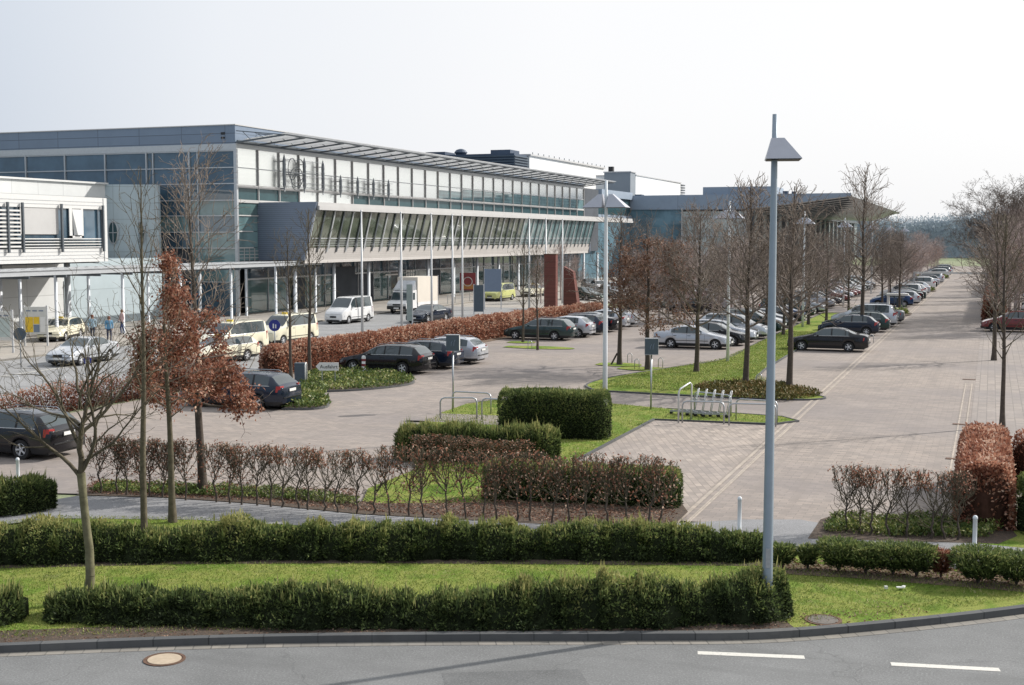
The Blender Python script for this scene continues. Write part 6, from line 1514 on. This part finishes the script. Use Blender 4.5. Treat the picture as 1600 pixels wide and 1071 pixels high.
# forecourt road
GR_ = 'vehicles on the terminal road'
car('sedan', 'lightsilver', 'silver sedan driving towards the camera on the service road at the left', -47.1, 57.6, math.atan2(-2.9, -1.1) + .48, z=-.01, group=GR_, name='moving_sedan')
car('estate', 'cream', 'cream taxi estate waiting behind the yellow map board', *G(96, 531), rad(-70), z=.02, group=GR_, name='taxi_estate', cat='taxi')
car('taxi_van', 'cream', 'front cream taxi van behind the bare slim tree', -42.6, 65.5, rad(-98), z=-.01, group=GR_)
car('taxi_van', 'cream', 'rear cream taxi van with side windows, just above the russet hedge', -43.4, 73.2, rad(-97), z=-.01, group=GR_)
car('estate', 'cream', 'low cream taxi in front of the taxi vans, half behind the russet tree', -40.2, 60.6, rad(-100), z=-.01, group=GR_, name='taxi_estate', cat='taxi')
car('van', 'white', 'white passenger van parked before the terminal entrance', -49.2, 93.0, rad(-93), z=-.01, group=GR_)
car('sedan', 'darkblue', 'dark sedan on the road behind the grey green pillar', -43.4, 96.0, rad(-97), z=-.01, group=GR_, name='moving_sedan')
car('taxi_van', 'lime', 'green and yellow van under the raised blue grey sign', -50.9, 131.5, rad(-95), z=-.01, group=GR_, cat='van')
car('estate', 'cream', 'cream taxi parked behind the green and yellow van', -50.8, 142.5, rad(-92), z=-.01, group=GR_, name='taxi_estate', cat='taxi')
car('sedan', 'darkgreen', 'dark green sedan left of the pale lamp post near the low brick pillar', -42.6, 136.5, rad(-35), z=-.01, group=GR_)
car('sedan', 'lightsilver', 'pale silver sedan behind the dark green one near the low brick pillar', -41.5, 143.5, rad(-35), z=-.01, group=GR_)
car('estate', 'lime', 'yellow green car behind the leftmost information board', -61.0, 62.8, rad(-70), z=.02, group=GR_)
for i in range(9):
    c = ['silver', 'white', 'grey', 'lightsilver', 'black'][i % 5]; k = ['sedan', 'estate', 'hatch'][i % 3]
    car(k, c, 'distant %s %s on the forecourt before the far terminal' % (WORD[c], KW[k]), -44 - (i % 3) * 3.2, 152 + i * 6, rad(-60), z=-.005, group='distant forecourt cars, %s %s' % (WORD[c], KW[k]))
# box truck
TR = thing('box_truck', 'white box truck with beige canvas body waiting before the terminal', 'truck', (-50.3, 107.6, -.01), rad(-93), GR_)
cabp = [(3.05, .5), (3.1, .95), (2.85, 1.15), (2.45, 1.25), (2.05, 1.95), (1.75, 2.12), (1.0, 2.15), (.95, .5)]
cb = MB()
for i in range(len(cabp)):
    a, b = cabp[i], cabp[(i + 1) % len(cabp)]
    if i == 3: continue
    cb.poly([(a[0], -.98, a[1]), (b[0], -.98, b[1]), (b[0], .98, b[1]), (a[0], .98, a[1])])
for s in (-.98, .98): cb.poly([(p[0], s, p[1]) for p in cabp])
o = cb.build('cab', PAINT['white'], TR); fix_normals(o.data)
MB().poly([(2.45, -.9, 1.26), (2.07, -.86, 1.93), (2.07, .86, 1.93), (2.45, .9, 1.26)]).build('windscreen', MT['carglass'], TR)
for s in (-1, 1):
    o = MB().poly([(2.25, s * .985, 1.25), (1.35, s * .985, 1.25), (1.35, s * .985, 1.9), (1.95, s * .985, 1.9)]).build('side_window', MT['carglass'], TR)
    MB().box(3.0, 3.12, min(s * .5, s * .9), max(s * .5, s * .9), .78, .95).build('headlight', MT['lamp'], TR)
    MB().box(2.2, 2.3, min(s * 1.0, s * 1.22), max(s * 1.0, s * 1.22), 1.25, 1.6).build('wing_mirror', MT['black'], TR)
    for wx in (2.15, -1.9):
        o = MB().lathe([(.2, -.1), (.35, -.1), (.37, 0), (.35, .1), (.2, .1)], (wx, s * .88, .37), 18, axis='Y').build('wheel', MT['tyre'], TR)
        MB().lathe([(.2, -.11), (.2, .11)], (wx, s * .88, .37), 14, axis='Y').build('rim', MT['rim'], o)
MB().box(-3.1, .95, -1.05, 1.05, .95, 3.3).build('canvas_body', M_plain('beige_canvas', (.62, .57, .50), .8, 0, .05, .8), TR)
MB().box(-3.1, .9, -1.06, 1.06, .62, 1.0).build('side_board', PAINT['white'], TR)
MB().box(.9, 1.9, -.95, .95, 2.14, 2.3).hexa([(.9, -.95, 2.3), (1.8, -.95, 2.3), (1.8, .95, 2.3), (.9, .95, 2.3), (.9, -.9, 3.0), (1.0, -.9, 3.0), (1.0, .9, 3.0), (.9, .9, 3.0)]).build('wind_deflector', PAINT['lightsilver'], TR)
MB().box(2.95, 3.15, -.97, .97, .42, .72).box(3.02, 3.12, -.4, .4, .78, .92).build('bumper', MT['black'], TR)
MB().box(-3.0, 2.9, -.45, .45, .38, .62).build('chassis', MT['black'], TR)
MB().box(3.15, 3.17, -.26, .26, .48, .6).build('number_plate', MT['plate'], TR)
# taxi roof signs
for o in CARS:
    if o['category'] == 'taxi':
        k = 1.92 if 'van' in o.name else 1.455
        MB().box(.05, .2, -.2, .2, k, k + .11).build('taxi_sign', M_plain('taxi_sign_yellow', (.7, .5, .05), .5), o)

# ================================================================ people on the pavement
def person(label, x, y, rz, shirt, trouser, skin=(.5, .32, .24), hair=(.09, .04, .02), h=1.72, stride=.15):
    t = thing('person', label, 'person', (x, y, .02), rz, 'people walking on the terminal pavement')
    k = h / 1.75
    V = [(0, 0, .95), (0, 0, 1.18), (0, 0, 1.42), (0, .0, 1.52), (.01, 0, 1.60), (.015, 0, 1.70),
         (0, .2, 1.43), (-.05, .25, 1.15), (.06, .24, .92), (.09, .235, .82), (0, -.2, 1.43), (.05, -.25, 1.15), (.16, -.22, .94), (.2, -.21, .85),
         (0, .1, .88), (stride, .1, .50), (stride * .7, .1, .08), (stride * .7 + .17, .11, .03), (0, -.1, .88), (-stride * .6, -.1, .50), (-stride * 1.5, -.1, .10), (-stride * 1.5 + .15, -.11, .03)]
    Rr = [.15, .14, .15, .06, .075, .085, .07, .05, .038, .04, .07, .05, .038, .04, .10, .065, .045, .035, .10, .065, .045, .035]
    Ee = [(0, 1), (1, 2), (2, 3), (3, 4), (4, 5), (2, 6), (6, 7), (7, 8), (8, 9), (2, 10), (10, 11), (11, 12), (12, 13), (0, 14), (14, 15), (15, 16), (16, 17), (0, 18), (18, 19), (19, 20), (20, 21)]
    me = bpy.data.meshes.new('body'); me.from_pydata([(a * k, b * k, c * k) for a, b, c in V], Ee, []); o = bpy.data.objects.new('body', me); COL.objects.link(o)
    sk = o.modifiers.new('s', 'SKIN'); 
    for i, r in enumerate(Rr): me.skin_vertices[0].data[i].radius = (r * .8, r) if i < 3 else (r, r)
    me.skin_vertices[0].data[0].use_root = True
    ss = o.modifiers.new('u', 'SUBSURF'); ss.levels = 1; ss.render_levels = 1
    bpy.context.view_layer.update(); dg = bpy.context.evaluated_depsgraph_get()
    m2 = bpy.data.meshes.new_from_object(o.evaluated_get(dg)); bpy.data.objects.remove(o)
    m2.materials.clear()
    for nm, c in (('skin', skin), ('shirt', shirt), ('trousers', trouser), ('shoe', (.02, .02, .02))): m2.materials.append(M_plain('person_' + nm, c, .75, 0, .1))
    for p in m2.polygons:
        z = p.center.z / k; yy = abs(p.center.y) / k; p.use_smooth = True
        p.material_index = 0 if z > 1.5 or (z < .92 and yy > .195 and z > .7) else (1 if z > .93 else (2 if z > .09 else 3))
    m2.name = 'body'; b = bpy.data.objects.new('body', m2); link(b, t)
    MB().lathe([(.02, .11), (.07, .09), (.10, .04), (.105, -.02), (.095, -.08), (.07, -.1)], (-.012 * k, 0, 1.67 * k), 12).build('hair', M_plain('hair', hair, .8), t, True)
    return t
person('person in a pale blue top and dark trousers, walking nearest the taxi of the three', *G(145, 533), rad(-60), (.35, .5, .6), (.03, .04, .07), hair=(.14, .04, .02))
person('person in a mid blue jacket and dark blue trousers in the middle of the three', *G(171, 535), rad(-50), (.10, .25, .40), (.02, .03, .08), hair=(.14, .05, .03), h=1.68)
person('person in a pink checked shirt and blue trousers near the canopy column', *G(191, 523), rad(-120), (.62, .45, .45), (.03, .05, .13), skin=(.45, .3, .22), hair=(.18, .1, .06), h=1.76)
roundsign('small blue round sign on a short pole behind the pruned tree twigs', 138, 592, 1.1, .2, MB_['blue'], people=True)
bpy.context.view_layer.update()
